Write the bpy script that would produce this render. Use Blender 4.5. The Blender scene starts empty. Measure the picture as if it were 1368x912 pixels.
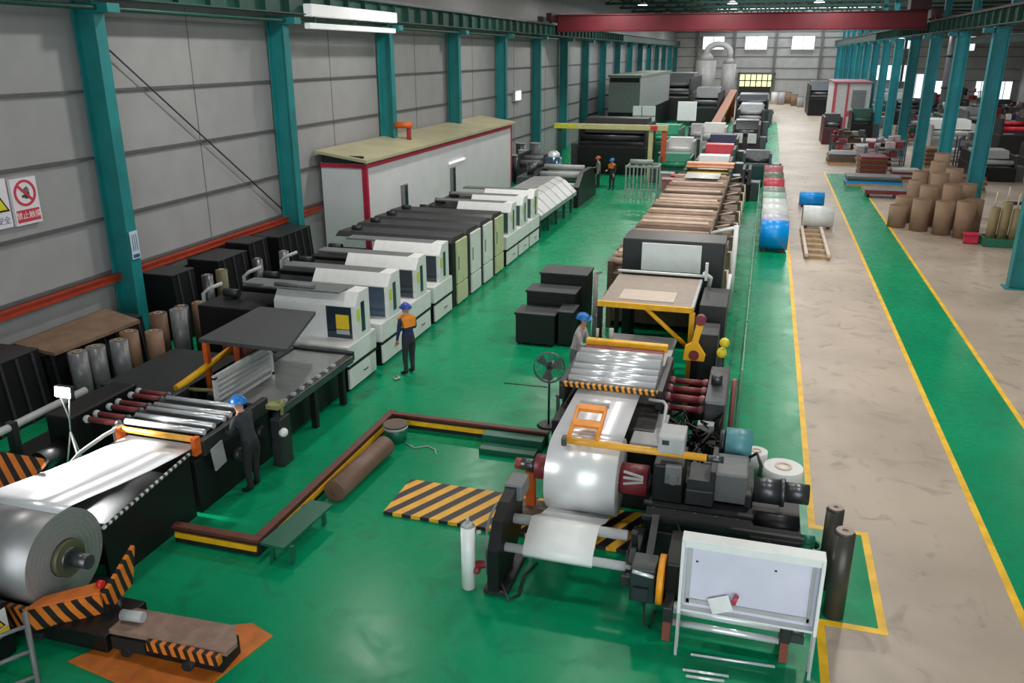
import bpy, bmesh, math, random
from mathutils import Vector, Matrix
random.seed(7)
SC = bpy.context.scene
COL = SC.collection
# ------------------------------------------------------------------ camera, world, lights, exposure
F_PX, EYE_Z = 1110.0, 7.2
cam_d = bpy.data.cameras.new('camera')
cam_d.sensor_width = 36.0
cam_d.lens = 36.0 * F_PX / 1368.0
cam_d.clip_end = 400
cam = bpy.data.objects.new('camera', cam_d)
COL.objects.link(cam)
cam.location = (0, 0, EYE_Z)
cam.matrix_world = Matrix(((0.95902318, -0.09262975, 0.26775786, 0),
                           (0.28332762, 0.31353835, -0.90632178, 0),
                           (0.0, 0.94504679, 0.32693511, EYE_Z),
                           (0, 0, 0, 1)))
SC.camera = cam
SC.view_settings.view_transform = 'Standard'
SC.view_settings.look = 'None'
SC.view_settings.gamma = 1.0
SC.view_settings.use_curve_mapping = False
SC.view_settings.exposure = 0.0

wld = bpy.data.worlds.new('overcast_sky')
SC.world = wld
wld.use_nodes = True
bg = wld.node_tree.nodes['Background']
bg.inputs[0].default_value = (0.90, 0.97, 1.0, 1)
bg.inputs[1].default_value = 4.0

LAMP_POWER = 400.0
LAMP_TRIM = {(-10.6, 10): 0.35, (-3.4, 10): 0.2, (3.2, 10): 0.6, (-3.4, 20): 0.7, (3.2, 20): 1.5, (3.2, 31): 1.35, (-3.4, 31): 1.0}
LAMP_SPOTS = [(x, y) for y in (10, 20, 31, 44, 58, 74, 92, 112, 132) for x in (-10.6, -3.4, 3.2)] + [(16, y) for y in (45, 70, 100, 130)] + [(27, y) for y in (70, 110)]

# ------------------------------------------------------------------ materials
def lin(c):
    c = c / 255.0
    return c / 12.92 if c <= 0.04045 else ((c + 0.055) / 1.055) ** 2.4

MATS = {}
def M(name, rgb, rough=0.5, metal=0.0, var=0.12, scale=5.0, bump=0.0, emit=0.0, spec=0.5):
    if name in MATS:
        return MATS[name]
    m = bpy.data.materials.new(name)
    m.use_nodes = True
    nt = m.node_tree
    b = nt.nodes['Principled BSDF']
    col = [lin(v) for v in rgb]
    tc = nt.nodes.new('ShaderNodeTexCoord')
    nz = nt.nodes.new('ShaderNodeTexNoise')
    nz.inputs['Scale'].default_value = scale
    nz.inputs['Detail'].default_value = 4
    nt.links.new(tc.outputs['Object'], nz.inputs['Vector'])
    rp = nt.nodes.new('ShaderNodeValToRGB')
    rp.color_ramp.elements[0].position = 0.3
    rp.color_ramp.elements[1].position = 0.7
    rp.color_ramp.elements[0].color = [c * (1 - var) for c in col] + [1]
    rp.color_ramp.elements[1].color = [min(1, c * (1 + var)) for c in col] + [1]
    nt.links.new(nz.outputs['Fac'], rp.inputs['Fac'])
    nt.links.new(rp.outputs['Color'], b.inputs['Base Color'])
    b.inputs['Roughness'].default_value = rough
    b.inputs['Metallic'].default_value = metal
    b.inputs['Specular IOR Level'].default_value = spec
    if bump:
        bp = nt.nodes.new('ShaderNodeBump')
        bp.inputs['Strength'].default_value = bump
        nt.links.new(nz.outputs['Fac'], bp.inputs['Height'])
        nt.links.new(bp.outputs['Normal'], b.inputs['Normal'])
    if emit:
        b.inputs['Emission Color'].default_value = col + [1]
        b.inputs['Emission Strength'].default_value = emit
    MATS[name] = m
    return m

def M_stripe(name, c1, c2, axis, freq, slant=0.0, axis2='Z', rough=0.5):
    """hazard stripes: hard edged bands along one object axis, slanted by a second one"""
    if name in MATS:
        return MATS[name]
    m = M(name, c1, rough)
    nt = m.node_tree
    b = nt.nodes['Principled BSDF']
    tc = nt.nodes.new('ShaderNodeTexCoord')
    sp = nt.nodes.new('ShaderNodeSeparateXYZ')
    nt.links.new(tc.outputs['Object'], sp.inputs[0])
    ml = nt.nodes.new('ShaderNodeMath'); ml.operation = 'MULTIPLY'; ml.inputs[1].default_value = slant
    nt.links.new(sp.outputs[axis2], ml.inputs[0])
    ad = nt.nodes.new('ShaderNodeMath'); ad.operation = 'ADD'
    nt.links.new(sp.outputs[axis], ad.inputs[0]); nt.links.new(ml.outputs[0], ad.inputs[1])
    fr = nt.nodes.new('ShaderNodeMath'); fr.operation = 'MULTIPLY'; fr.inputs[1].default_value = freq
    nt.links.new(ad.outputs[0], fr.inputs[0])
    fc = nt.nodes.new('ShaderNodeMath'); fc.operation = 'FRACT'
    nt.links.new(fr.outputs[0], fc.inputs[0])
    gt = nt.nodes.new('ShaderNodeMath'); gt.operation = 'GREATER_THAN'; gt.inputs[1].default_value = 0.5
    nt.links.new(fc.outputs[0], gt.inputs[0])
    mx = nt.nodes.new('ShaderNodeMix'); mx.data_type = 'RGBA'
    nt.links.new(gt.outputs[0], mx.inputs['Factor'])
    old = b.inputs['Base Color'].links[0].from_socket
    nt.links.new(old, mx.inputs[6])
    mx.inputs[7].default_value = [lin(v) for v in c2] + [1]
    nt.links.new(mx.outputs[2], b.inputs['Base Color'])
    return m

def M_floor(name, rgb, stain, rough, var=0.2, scale=0.35, spec=0.5):
    """worn painted or bare concrete: broad mottling, darker stains and scuffs, varying gloss"""
    m = M(name, rgb, rough, var=var, scale=scale, spec=spec)
    nt = m.node_tree
    b = nt.nodes['Principled BSDF']
    tc = [n for n in nt.nodes if n.type == 'TEX_COORD'][0]
    n2 = nt.nodes.new('ShaderNodeTexNoise'); n2.inputs['Scale'].default_value = 1.7
    n2.inputs['Detail'].default_value = 8; n2.inputs['Distortion'].default_value = 1.2
    nt.links.new(tc.outputs['Object'], n2.inputs['Vector'])
    r2 = nt.nodes.new('ShaderNodeValToRGB')
    r2.color_ramp.elements[0].position = 0.56; r2.color_ramp.elements[1].position = 0.72
    r2.color_ramp.elements[0].color = (0, 0, 0, 1); r2.color_ramp.elements[1].color = (0.55, 0.55, 0.55, 1)
    nt.links.new(n2.outputs['Fac'], r2.inputs['Fac'])
    mx = nt.nodes.new('ShaderNodeMix'); mx.data_type = 'RGBA'
    old = b.inputs['Base Color'].links[0].from_socket
    nt.links.new(r2.outputs['Color'], mx.inputs['Factor'])
    nt.links.new(old, mx.inputs[6])
    mx.inputs[7].default_value = [lin(v) for v in stain] + [1]
    nt.links.new(mx.outputs[2], b.inputs['Base Color'])
    mr = nt.nodes.new('ShaderNodeMapRange')
    mr.inputs['To Min'].default_value = rough - 0.08; mr.inputs['To Max'].default_value = rough + 0.14
    nt.links.new(n2.outputs['Fac'], mr.inputs['Value'])
    nt.links.new(mr.outputs['Result'], b.inputs['Roughness'])
    return m

concrete = M_floor('bare_concrete', (172, 156, 141), (120, 108, 98), 0.42)
green = M_floor('green_epoxy', (8, 140, 94), (12, 104, 74), 0.25, var=0.14, spec=0.14)
line_y = M('yellow_line_paint', (238, 184, 30), 0.5, var=0.2, scale=3)
wallp = M('grey_wall_panel', (152, 152, 153), 0.55, var=0.06, scale=1.2)
teal_r = M('blue_teal_paint', (34, 142, 154), 0.45, var=0.15, scale=1.5)
girtm = M('grey_girt', (86, 87, 88), 0.5)
teal = M('teal_paint', (24, 124, 126), 0.45, var=0.18, scale=1.5)
dgreen = M('dark_green_paint', (26, 72, 62), 0.5, var=0.2)
roofm = M('dark_green_roof_sheet', (50, 82, 70), 0.6, var=0.15, scale=2)
backm = M('pale_back_wall_sheet', (190, 190, 188), 0.55, var=0.08, scale=1)
red = M('crane_red', (92, 8, 26), 0.6, var=0.2, scale=1)
rust = M('rust_brown', (92, 50, 36), 0.6, var=0.25)
orange = M('orange_paint', (206, 92, 26), 0.5, var=0.15)
yellow = M('yellow_paint', (240, 178, 24), 0.45, var=0.12)
black = M('black_paint', (19, 20, 21), 0.45, var=0.25, spec=0.35)
dark = M('dark_grey_paint', (42, 44, 46), 0.45, var=0.2, spec=0.4)
mid = M('mid_grey_paint', (104, 106, 108), 0.45, var=0.12)
lgrey = M('light_grey_paint', (170, 171, 172), 0.45, var=0.08)
white = M('white_paint', (222, 223, 222), 0.4, var=0.05)
cream = M('cream_paint', (196, 200, 160), 0.45, var=0.08)
steel = M('bright_steel', (236, 237, 242), 0.3, 0.3, var=0.03, scale=2)
coilm = M('coil_edge_steel', (158, 156, 158), 0.38, 0.5, var=0.06, scale=9)
chrome = M('chrome_roll', (228, 230, 234), 0.22, 0.4, var=0.04)
gmetal = M('gun_metal', (92, 94, 98), 0.35, 0.7, var=0.15)
maroon = M('maroon_paint', (120, 42, 50), 0.45, var=0.15)
brownm = M('brown_machine', (176, 150, 130), 0.5, var=0.2, scale=3)
browndk = M('dark_brown_steel', (96, 78, 64), 0.55, var=0.25)  # plain darker brown for frames, drying boxes and lids
paper = M('kraft_paper', (140, 114, 92), 0.75, var=0.15, scale=2)
paper_d = M('kraft_paper_end', (110, 82, 60), 0.8, var=0.2)
wrap = M('grey_plastic_wrap', (112, 112, 116), 0.3, var=0.25, scale=6, bump=0.3)
tarp = M('brown_tarpaulin', (120, 96, 76), 0.7, var=0.2, scale=3, bump=0.3)
blueh = M('blue_helmet', (34, 116, 196), 0.35, var=0.05)
bluec = M('blue_coated_steel', (4, 148, 232), 0.35, 0.0, var=0.06)
whitec = M('white_coated_steel', (226, 230, 230), 0.35, var=0.04)
redc = M('red_coated_steel', (196, 70, 84), 0.4, var=0.08)
pinkc = M('pink_coated_steel', (190, 118, 126), 0.4, var=0.08)
greenc = M('pale_green_coated_steel', (170, 205, 186), 0.4, var=0.06)
greyc = M('grey_coated_steel', (150, 156, 150), 0.4, var=0.08)
tealm = M('teal_motor_paint', (84, 142, 150), 0.4, var=0.08)
skin = M('skin', (198, 146, 120), 0.6, var=0.06)
cloth_d = M('dark_work_cloth', (44, 47, 52), 0.85, var=0.2, scale=9)
cloth_w = M('pale_work_cloth', (206, 190, 194), 0.85, var=0.12, scale=9)
cloth_b = M('navy_work_cloth', (40, 44, 84), 0.85, var=0.15, scale=9)
cloth_g = M('grey_work_cloth', (120, 122, 128), 0.85, var=0.15, scale=9)
hivis = M('orange_vest', (240, 140, 40), 0.7, var=0.1)
glassd = M('dark_tinted_glass', (38, 52, 62), 0.08, var=0.08, spec=0.8)
glassg = M('greenish_tinted_glass', (60, 92, 84), 0.1, var=0.1, spec=0.8)
sticker_y = M('yellow_sticker', (226, 190, 44), 0.5, var=0.05)
sticker_g = M('lime_sticker', (186, 204, 70), 0.5, var=0.08)
wood = M('pallet_wood', (176, 148, 112), 0.75, var=0.2)
rubber = M('black_rubber', (22, 22, 22), 0.7)
roofyl = M('cream_roof_sheet', (176, 170, 138), 0.45, var=0.12, scale=0.8)
daylight = M('daylight_pane', (240, 246, 250), 0.4, var=0.02, emit=1.3)
lampglow = M('lamp_glow', (255, 252, 244), 0.4, var=0.01, emit=9.0)
tubeglow = M('lit_tube', (244, 246, 246), 0.4, var=0.01, emit=0.55)
signblue = M('sign_blue_text', (90, 92, 150), 0.5)
signred = M('sign_red', (196, 54, 74), 0.5, var=0.05)
signyel = M('sign_yellow', (214, 204, 40), 0.5, var=0.05)
mesh_g = M('green_mesh_wire', (110, 150, 128), 0.5)
haz_x = M_stripe('hazard_stripes_lengthways', (226, 150, 30), (24, 22, 26), 'X', 10.0, 0.35, 'Z')
haz_f = M_stripe('hazard_stripes_on_mat', (232, 170, 40), (36, 28, 40), 'X', 3.1, -0.52, 'Y')
haz_o = M_stripe('orange_hazard_stripes', (214, 118, 40), (30, 24, 24), 'X', 7.5, 0.25, 'Z')
haz_oy = M_stripe('orange_hazard_stripes_slanted', (214, 118, 40), (30, 24, 24), 'Y', 6.0, 0.6, 'X')
haz_bw = M_stripe('black_white_rope_stripes', (190, 190, 186), (24, 24, 24), 'Y', 9.0, 0.0, 'Z')

# ------------------------------------------------------------------ mesh helpers
ORG = {}
class MB:
    def __init__(s):
        s.bm = bmesh.new()
    def _new(s, vs, smooth=False):
        fs = set(f for v in vs for f in v.link_faces)
        for f in fs:
            f.smooth = smooth
    def box(s, x0, x1, y0, y1, z0, z1, b=0.0):
        r = bmesh.ops.create_cube(s.bm, size=1.0)
        vs = r['verts']
        for v in vs:
            v.co = Vector(((x0 + x1) / 2 + v.co.x * (x1 - x0), (y0 + y1) / 2 + v.co.y * (y1 - y0), (z0 + z1) / 2 + v.co.z * (z1 - z0)))
        if b > 0:
            es = list(set(e for v in vs for e in v.link_edges))
            bmesh.ops.bevel(s.bm, geom=es, offset=b, segments=2, affect='EDGES', profile=0.5)
        return s
    def obox(s, c, size, rx=0, ry=0, rz=0, b=0.0):
        r = bmesh.ops.create_cube(s.bm, size=1.0)
        vs = r['verts']
        m = Matrix.Rotation(math.radians(rz), 3, 'Z') @ Matrix.Rotation(math.radians(ry), 3, 'Y') @ Matrix.Rotation(math.radians(rx), 3, 'X')
        for v in vs:
            v.co = Vector(c) + m @ Vector((v.co.x * size[0], v.co.y * size[1], v.co.z * size[2]))
        if b > 0:
            es = list(set(e for v in vs for e in v.link_edges))
            bmesh.ops.bevel(s.bm, geom=es, offset=b, segments=2, affect='EDGES', profile=0.5)
        return s
    def cyl(s, p0, p1, r, r2=None, seg=18):
        p0, p1 = Vector(p0), Vector(p1)
        r2 = r if r2 is None else r2
        d = (p1 - p0).normalized()
        a = d.orthogonal().normalized()
        if abs(d.z) < 0.99:
            a = d.cross(Vector((0, 0, 1))).normalized()
        b = d.cross(a)
        r0 = [s.bm.verts.new(p0 + (a * math.cos(t) + b * math.sin(t)) * r) for t in [2 * math.pi * i / seg for i in range(seg)]]
        r1 = [s.bm.verts.new(p1 + (a * math.cos(t) + b * math.sin(t)) * r2) for t in [2 * math.pi * i / seg for i in range(seg)]]
        for i in range(seg):
            f = s.bm.faces.new((r0[i], r0[(i + 1) % seg], r1[(i + 1) % seg], r1[i]))
            f.smooth = True
        s.bm.faces.new(r0[::-1]); s.bm.faces.new(r1)
        return s
    def ring(s, c, ax, ro, ri, w, seg=40):
        """tube of outer radius ro, bore ri, width w centred on c along axis ax"""
        c = Vector(c); ax = Vector(ax).normalized()
        a = ax.orthogonal().normalized(); b = ax.cross(a)
        loops = []
        for (rr, h) in ((ro, -w / 2), (ro, w / 2), (ri, w / 2), (ri, -w / 2)):
            loops.append([s.bm.verts.new(c + ax * h + (a * math.cos(2 * math.pi * i / seg) + b * math.sin(2 * math.pi * i / seg)) * rr) for i in range(seg)])
        for k in range(4):
            A, B = loops[k], loops[(k + 1) % 4]
            for i in range(seg):
                f = s.bm.faces.new((A[i], A[(i + 1) % seg], B[(i + 1) % seg], B[i]))
                f.smooth = k in (0, 2)
        return s
    def tube(s, pts, r, seg=8, closed=False):
        pts = [Vector(p) for p in pts]
        n = len(pts); rings = []
        nrm = None
        for i, p in enumerate(pts):
            if closed:
                d = (pts[(i + 1) % n] - pts[i - 1]).normalized()
            else:
                d = (pts[min(i + 1, n - 1)] - pts[max(i - 1, 0)]).normalized()
            if nrm is None:
                nrm = d.orthogonal().normalized()
            else:
                nrm = (nrm - d * nrm.dot(d)).normalized()
            b = d.cross(nrm)
            rings.append([s.bm.verts.new(p + (nrm * math.cos(2 * math.pi * k / seg) + b * math.sin(2 * math.pi * k / seg)) * r) for k in range(seg)])
        for i in range(n if closed else n - 1):
            A, B = rings[i], rings[(i + 1) % n]
            for k in range(seg):
                f = s.bm.faces.new((A[k], A[(k + 1) % seg], B[(k + 1) % seg], B[k])); f.smooth = True
        if not closed:
            s.bm.faces.new(rings[0][::-1]); s.bm.faces.new(rings[-1])
        return s
    def prism(s, poly, ax, a0, a1):
        """extrude a 2D outline along axis 'x' (y,z), 'y' (x,z) or 'z' (x,y)"""
        def P(u, v, a):
            return Vector((a, u, v)) if ax == 'x' else (Vector((u, a, v)) if ax == 'y' else Vector((u, v, a)))
        A = [s.bm.verts.new(P(u, v, a0)) for u, v in poly]
        B = [s.bm.verts.new(P(u, v, a1)) for u, v in poly]
        n = len(poly)
        for i in range(n):
            s.bm.faces.new((A[i], A[(i + 1) % n], B[(i + 1) % n], B[i]))
        s.bm.faces.new(A[::-1]); s.bm.faces.new(B)
        return s
    def hexa(s, bot, top):
        """eight-cornered solid from four bottom and four top corners"""
        A = [s.bm.verts.new(Vector(p)) for p in bot]; B = [s.bm.verts.new(Vector(p)) for p in top]
        for i in range(4):
            s.bm.faces.new((A[i], A[(i + 1) % 4], B[(i + 1) % 4], B[i]))
        s.bm.faces.new(A[::-1]); s.bm.faces.new(B)
        return s
    def sheet(s, path, x0, x1, th=0.006):
        """a strip of steel following a (y,z) path, x0..x1 wide"""
        n = len(path); up = []; dn = []
        for i, (y, z) in enumerate(path):
            y0, z0 = path[max(i - 1, 0)]; y1, z1 = path[min(i + 1, n - 1)]
            L = math.hypot(y1 - y0, z1 - z0) or 1
            ny, nz = -(z1 - z0) / L * th, (y1 - y0) / L * th
            up.append((s.bm.verts.new((x0, y + ny, z + nz)), s.bm.verts.new((x1, y + ny, z + nz))))
            dn.append((s.bm.verts.new((x0, y, z)), s.bm.verts.new((x1, y, z))))
        for i in range(n - 1):
            f = s.bm.faces.new((up[i][0], up[i][1], up[i + 1][1], up[i + 1][0])); f.smooth = True
            f = s.bm.faces.new((dn[i][0], dn[i + 1][0], dn[i + 1][1], dn[i][1])); f.smooth = True
            s.bm.faces.new((up[i][0], up[i + 1][0], dn[i + 1][0], dn[i][0]))
            s.bm.faces.new((up[i][1], dn[i][1], dn[i + 1][1], up[i + 1][1]))
        s.bm.faces.new((up[0][0], dn[0][0], dn[0][1], up[0][1])); s.bm.faces.new((up[-1][0], up[-1][1], dn[-1][1], dn[-1][0]))
        return s
    def ball(s, c, r, sc=(1, 1, 1), u=16, v=10):
        res = bmesh.ops.create_uvsphere(s.bm, u_segments=u, v_segments=v, radius=r)
        for q in res['verts']:
            q.co = Vector(c) + Vector((q.co.x * sc[0], q.co.y * sc[1], q.co.z * sc[2]))
        s._new(res['verts'], True)
        return s
    def build(s, name, mat, parent=None, loc=None):
        if parent is not None:
            o_ = ORG[parent.name]
        elif loc is not None:
            o_ = Vector(loc)
        else:
            xs = [v.co for v in s.bm.verts]
            o_ = Vector(((min(v.x for v in xs) + max(v.x for v in xs)) / 2, (min(v.y for v in xs) + max(v.y for v in xs)) / 2, min(v.z for v in xs)))
        for v in s.bm.verts:
            v.co -= o_
        bmesh.ops.recalc_face_normals(s.bm, faces=s.bm.faces)
        me = bpy.data.meshes.new(name)
        s.bm.to_mesh(me); s.bm.free()
        me.materials.append(mat)
        o = bpy.data.objects.new(name, me)
        COL.objects.link(o)
        ORG[o.name] = o_
        if parent is not None:
            o.parent = parent
        else:
            o.location = o_
        return o

def tag(o, label, cat, group=None, kind=None):
    o['label'] = label; o['category'] = cat
    if group: o['group'] = group
    if kind: o['kind'] = kind
    return o
def thing(name, label, cat, loc, group=None):
    o = bpy.data.objects.new(name, None)
    COL.objects.link(o)
    o.location = loc; o.empty_display_size = 0.1
    ORG[o.name] = Vector(loc)
    return tag(o, label, cat, group)
def solo(mb, name, mat, label, cat, group=None, loc=None):
    return tag(mb.build(name, mat, None, loc), label, cat, group)
def struct(mb, name, mat):
    o = mb.build(name, mat); o['kind'] = 'structure'
    return o
def dup(o, delta, label=None, parent=None):
    """copy of a thing with copies of its parts and sub-parts"""
    c = o.copy(); COL.objects.link(c)
    if parent is None:
        c.location = Vector(o.location) + Vector(delta)
        ORG[c.name] = ORG[o.name] + Vector(delta)
        if label: c['label'] = label
    else:
        c.parent = parent; ORG[c.name] = ORG[parent.name]
    for ch in list(o.children):
        dup(ch, delta, None, c)
    return c
def dup_at(o, loc, label=None, rz=0.0, scale=None):
    c = dup(o, Vector(loc) - Vector(o.location), label)
    c.rotation_euler.z = rz
    if scale: c.scale = scale
    return c
def each(mbs, name, mat, parent):
    return [part(m, name, mat, parent) for m in mbs]
def B(*a, **k): return MB().box(*a, **k)
def C(*a, **k): return MB().cyl(*a, **k)
def part(mb, name, mat, parent, label=None):
    o = mb.build(name, mat, parent)
    if label: o['label'] = label
    return o

def text_mesh(body, size, mat, parent, name, pos, rot, depth=0.004, align='CENTER'):
    """raised lettering turned into a mesh, stood at pos with the given rotation matrix columns (right, up, out)"""
    cu = bpy.data.curves.new(name, 'FONT')
    cu.body = body; cu.size = size; cu.align_x = align; cu.align_y = 'CENTER'; cu.extrude = depth
    tmp = bpy.data.objects.new(name + '_curve', cu)
    COL.objects.link(tmp)
    bpy.context.view_layer.update()
    me = bpy.data.meshes.new_from_object(tmp.evaluated_get(bpy.context.evaluated_depsgraph_get()))
    bpy.data.objects.remove(tmp)
    me.materials.clear(); me.materials.append(mat)
    r, u, n = [Vector(v) for v in rot]
    for v in me.vertices:
        v.co = Vector(pos) + r * v.co.x + u * v.co.y + n * v.co.z - ORG[parent.name]
    o = bpy.data.objects.new(name, me)
    COL.objects.link(o); o.parent = parent; ORG[o.name] = ORG[parent.name]
    return o
# ------------------------------------------------------------------ the hall
struct(B(-15.9, 37, -6, 152, -0.2, 0), 'floor', concrete)
struct(B(-15.7, 1.27, -4, 100, 0, 0.004), 'trim_20', green)
struct(B(1.27, 2.06, 10.16, 12.52, 0, 0.004), 'trim_21', green)
struct(B(4.01, 5.61, -4, 57, 0, 0.004), 'trim_22', green)
lm = MB()
lm.box(1.27, 1.38, -4, 10.05, 0, 0.006).box(1.27, 1.38, 12.63, 62, 0, 0.006)
lm.box(2.06, 2.17, 10.05, 12.63, 0, 0.006).box(1.27, 2.06, 10.05, 10.16, 0, 0.006).box(1.27, 2.06, 12.52, 12.63, 0, 0.006)
lm.box(3.9, 4.01, -4, 58, 0, 0.006).box(5.61, 5.72, -4, 58, 0, 0.006)
struct(lm, 'trim_23', line_y)

w = MB().box(-15.9, -15.7, -6, 152, 0, 12.4)
struct(w, 'wall_left', wallp)
for i, z in enumerate((1.95, 3.3, 4.8, 6.35)):
    struct(B(-15.7, -15.62, -6, 150, z - 0.035, z + 0.035), 'trim_%d' % (i + 1), girtm)
sm = MB()
for k in range(30):
    yy = 9.0 + k * 4.05
    sm.box(-15.7, -15.685, yy - 0.012, yy + 0.012, 0, 8.4)
struct(sm, 'trim_5', M('panel_joint', (112, 112, 113), 0.6))
# back wall with window openings closed by lit panes
bw = MB().box(-15.9, 37, 150, 150.3, 0, 14)
struct(bw, 'wall_back', backm)
gm = MB()
for z in (3.3, 5.0, 6.8, 8.2, 9.7, 10.6):
    gm.box(-15.6, 36.8, 149.9, 150, z - 0.06, z + 0.06)
for x in (-12, -6, 0.5, 7.6, 13, 20, 27, 33):
    gm.box(x - 0.2, x + 0.2, 149.6, 149.9, 0, 12)
struct(gm, 'trim_6', M('back_wall_girt', (118, 120, 118), 0.5))
def wall_window(n, x, z, wd, ht):
    f = MB()
    f.box(x - wd / 2 - 0.12, x - wd / 2, 149.5, 149.9, z - ht / 2, z + ht / 2)
    f.box(x + wd / 2, x + wd / 2 + 0.12, 149.5, 149.9, z - ht / 2, z + ht / 2)
    f.box(x - wd / 2 - 0.12, x + wd / 2 + 0.12, 149.5, 149.9, z + ht / 2, z + ht / 2 + 0.12)
    f.box(x - wd / 2 - 0.12, x + wd / 2 + 0.12, 149.5, 149.9, z - ht / 2 - 0.12, z - ht / 2)
    f.box(x - 0.05, x + 0.05, 149.6, 149.8, z - ht / 2, z + ht / 2)
    o = f.build('window_%d' % n, lgrey); o['kind'] = 'structure'
    part(B(x - wd / 2, x + wd / 2, 149.62, 149.66, z - ht / 2, z + ht / 2), 'pane', daylight, o)
for n, (x, z, wd, ht) in enumerate([(-9.4, 8.9, 3.4, 2.0), (-2.6, 8.9, 3.4, 2.0), (4.7, 8.9, 3.4, 2.0), (17.4, 4.4, 2.2, 2.2),
        (20.0, 4.3, 2.4, 2.4), (22.2, 2.4, 2.0, 3.6), (26.3, 1.9, 2.8, 2.6), (31.6, 2.0, 1.6, 2.4), (28.4, 8.7, 2.6, 2.0), (20.0, 8.8, 2.4, 1.6), (34.8, 1.9, 2.0, 2.6)]):
    wall_window(n + 1, x, z, wd, ht)
dr = MB()
dr.box(-5.1, -4.8, 149.5, 149.9, 0, 4.2).box(0.6, 0.9, 149.5, 149.9, 0, 4.2).box(-5.1, 0.9, 149.5, 149.9, 4.0, 4.3)
d1 = dr.build('door_1', mid); d1['kind'] = 'structure'
part(B(-4.8, 0.6, 149.62, 149.68, 2.1, 4.0), 'pane', M('sunlit_doorway', (236, 236, 180), 0.5, emit=0.9), d1)
part(B(-4.8, 0.6, 149.62, 149.7, 0, 2.1), 'leaf', dark, d1)
db = MB()
for k in range(7):
    db.box(-4.85 + k * 0.9, -4.7 + k * 0.9, 149.55, 149.6, 2.1, 4.0)
db.box(-4.8, 0.6, 149.55, 149.6, 2.95, 3.1)
part(db, 'glazing_bar', dark, d1)
struct(B(36.8, 37, -6, 150, 0, 12.4), 'wall_right', backm)
# roof over the far bays: sheeting with open skylight strips between, trusses under it
rf = MB()
for k in range(9):
    y0 = -6 + k * 8.1
    rf.box(-15.9, 37, y0, y0 + 8.1, 12.4, 12.5)
for k in range(11):
    y0 = 66.9 + k * 8.1
    rf.box(-15.9, 37, y0, y0 + 5.2, 12.4, 12.5)
    rf.box(-15.9, -7.0, y0 + 5.2, y0 + 8.1, 12.4, 12.5).box(12, 37, y0 + 5.2, y0 + 8.1, 12.4, 12.5)
struct(rf, 'ceiling', roofm)
# unseen end wall behind the viewpoint, its wide gate shaped to let frontal daylight in
fw = MB().box(-15.9, -6.0, -6.3, -6.0, 0, 12.4).box(14.0, 37, -6.3, -6.0, 0, 12.4).box(-6.0, 14.0, -6.3, -6.0, 10.5, 12.4)
struct(fw, 'wall_front', backm)
tm = MB()
for k in range(9):
    y = 68 + k * 8.1
    tm.box(-15.6, 9.7, y - 0.12, y + 0.12, 11.6, 11.8).box(9.7, 36.8, y - 0.12, y + 0.12, 11.6, 11.8)
    for q in range(12):
        x = -15.6 + q * 2.1
        tm.tube([(x, y, 11.7), (x + 1.05, y, 12.35), (x + 2.1, y, 11.7)], 0.06, 6)
struct(tm, 'trim_7', dgreen)

# steel columns on both sides of the bay (H sections)
def h_column(n, x, y, top, wide=0.62, deep=0.34, plate=True, mat=None):
    m = MB()
    m.box(x - wide / 2, x - wide / 2 + 0.05, y - deep / 2, y + deep / 2, 0.03, top)
    m.box(x + wide / 2 - 0.05, x + wide / 2, y - deep / 2, y + deep / 2, 0.03, top)
    m.box(x - wide / 2 + 0.05, x + wide / 2 - 0.05, y - 0.03, y + 0.03, 0.03, top)
    m.box(x - wide / 2 - 0.12, x + wide / 2 + 0.12, y - deep / 2 - 0.12, y + deep / 2 + 0.12, 0, 0.03)
    if plate:
        m.box(x + (0.1 if x < 0 else -0.75), x + (0.75 if x < 0 else -0.1), y - 0.2, y + 0.2, top - 0.25, top - 0.05)
    o = m.build('column', mat or teal); o['kind'] = 'structure'
    return o
LEFT_Y = [17.05 + 8.15 * k for k in range(17)]
RIGHT_Y = [44.1 + 8.1 * k for k in range(13)]
for k, y in enumerate(LEFT_Y):
    h_column(k, -15.3, y, 8.35)
for k, y in enumerate(RIGHT_Y):
    h_column(k, 9.75, y, 8.35, 0.66, 0.4, True, teal_r)
for k, y in enumerate(RIGHT_Y):
    u = MB()
    u.box(9.95, 10.0, y - 0.16, y + 0.16, 8.4, 12.4).box(10.3, 10.35, y - 0.16, y + 0.16, 8.4, 12.4).box(10.0, 10.3, y - 0.02, y + 0.02, 8.4, 12.4)
    o = u.build('column', teal_r); o['kind'] = 'structure'
# a further column row and runway in the neighbouring bay
for y in (60.3, 76.5, 92.7, 108.9, 125.1):
    h_column(0, 24.0, y, 8.35, 0.5, 0.34, False, teal_r)
# crane runway beams with rails
def runway(n, x, y0, y1, rail):
    m = MB()
    m.box(x - 0.22, x + 0.22, y0, y1, 8.4, 8.44).box(x - 0.22, x + 0.22, y0, y1, 9.06, 9.1).box(x - 0.03, x + 0.03, y0, y1, 8.44, 9.06)
    y = y0 + 0.6
    while y < min(y1, 90):
        m.box(x - 0.2, x + 0.2, y - 0.012, y + 0.012, 8.44, 9.06); y += 1.35
    o = m.build('trim_%d' % n, dgreen); o['kind'] = 'structure'
    r = part(B(x - 0.05, x + 0.05, y0, y1, 9.1, 9.2), 'rail', rail, o)
runway(8, -14.85, -4, 149, gmetal)
runway(9, 9.5, 30, 149, rust)
runway(24, 24.0, 50, 149, gmetal)
solo(C((-14.9, -4, 8.2), (-14.9, 62, 8.2), 0.06, seg=10), 'pipe', dgreen,
     'dark green pipe running under the crane beam along the top of the left wall', 'pipe')
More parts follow.
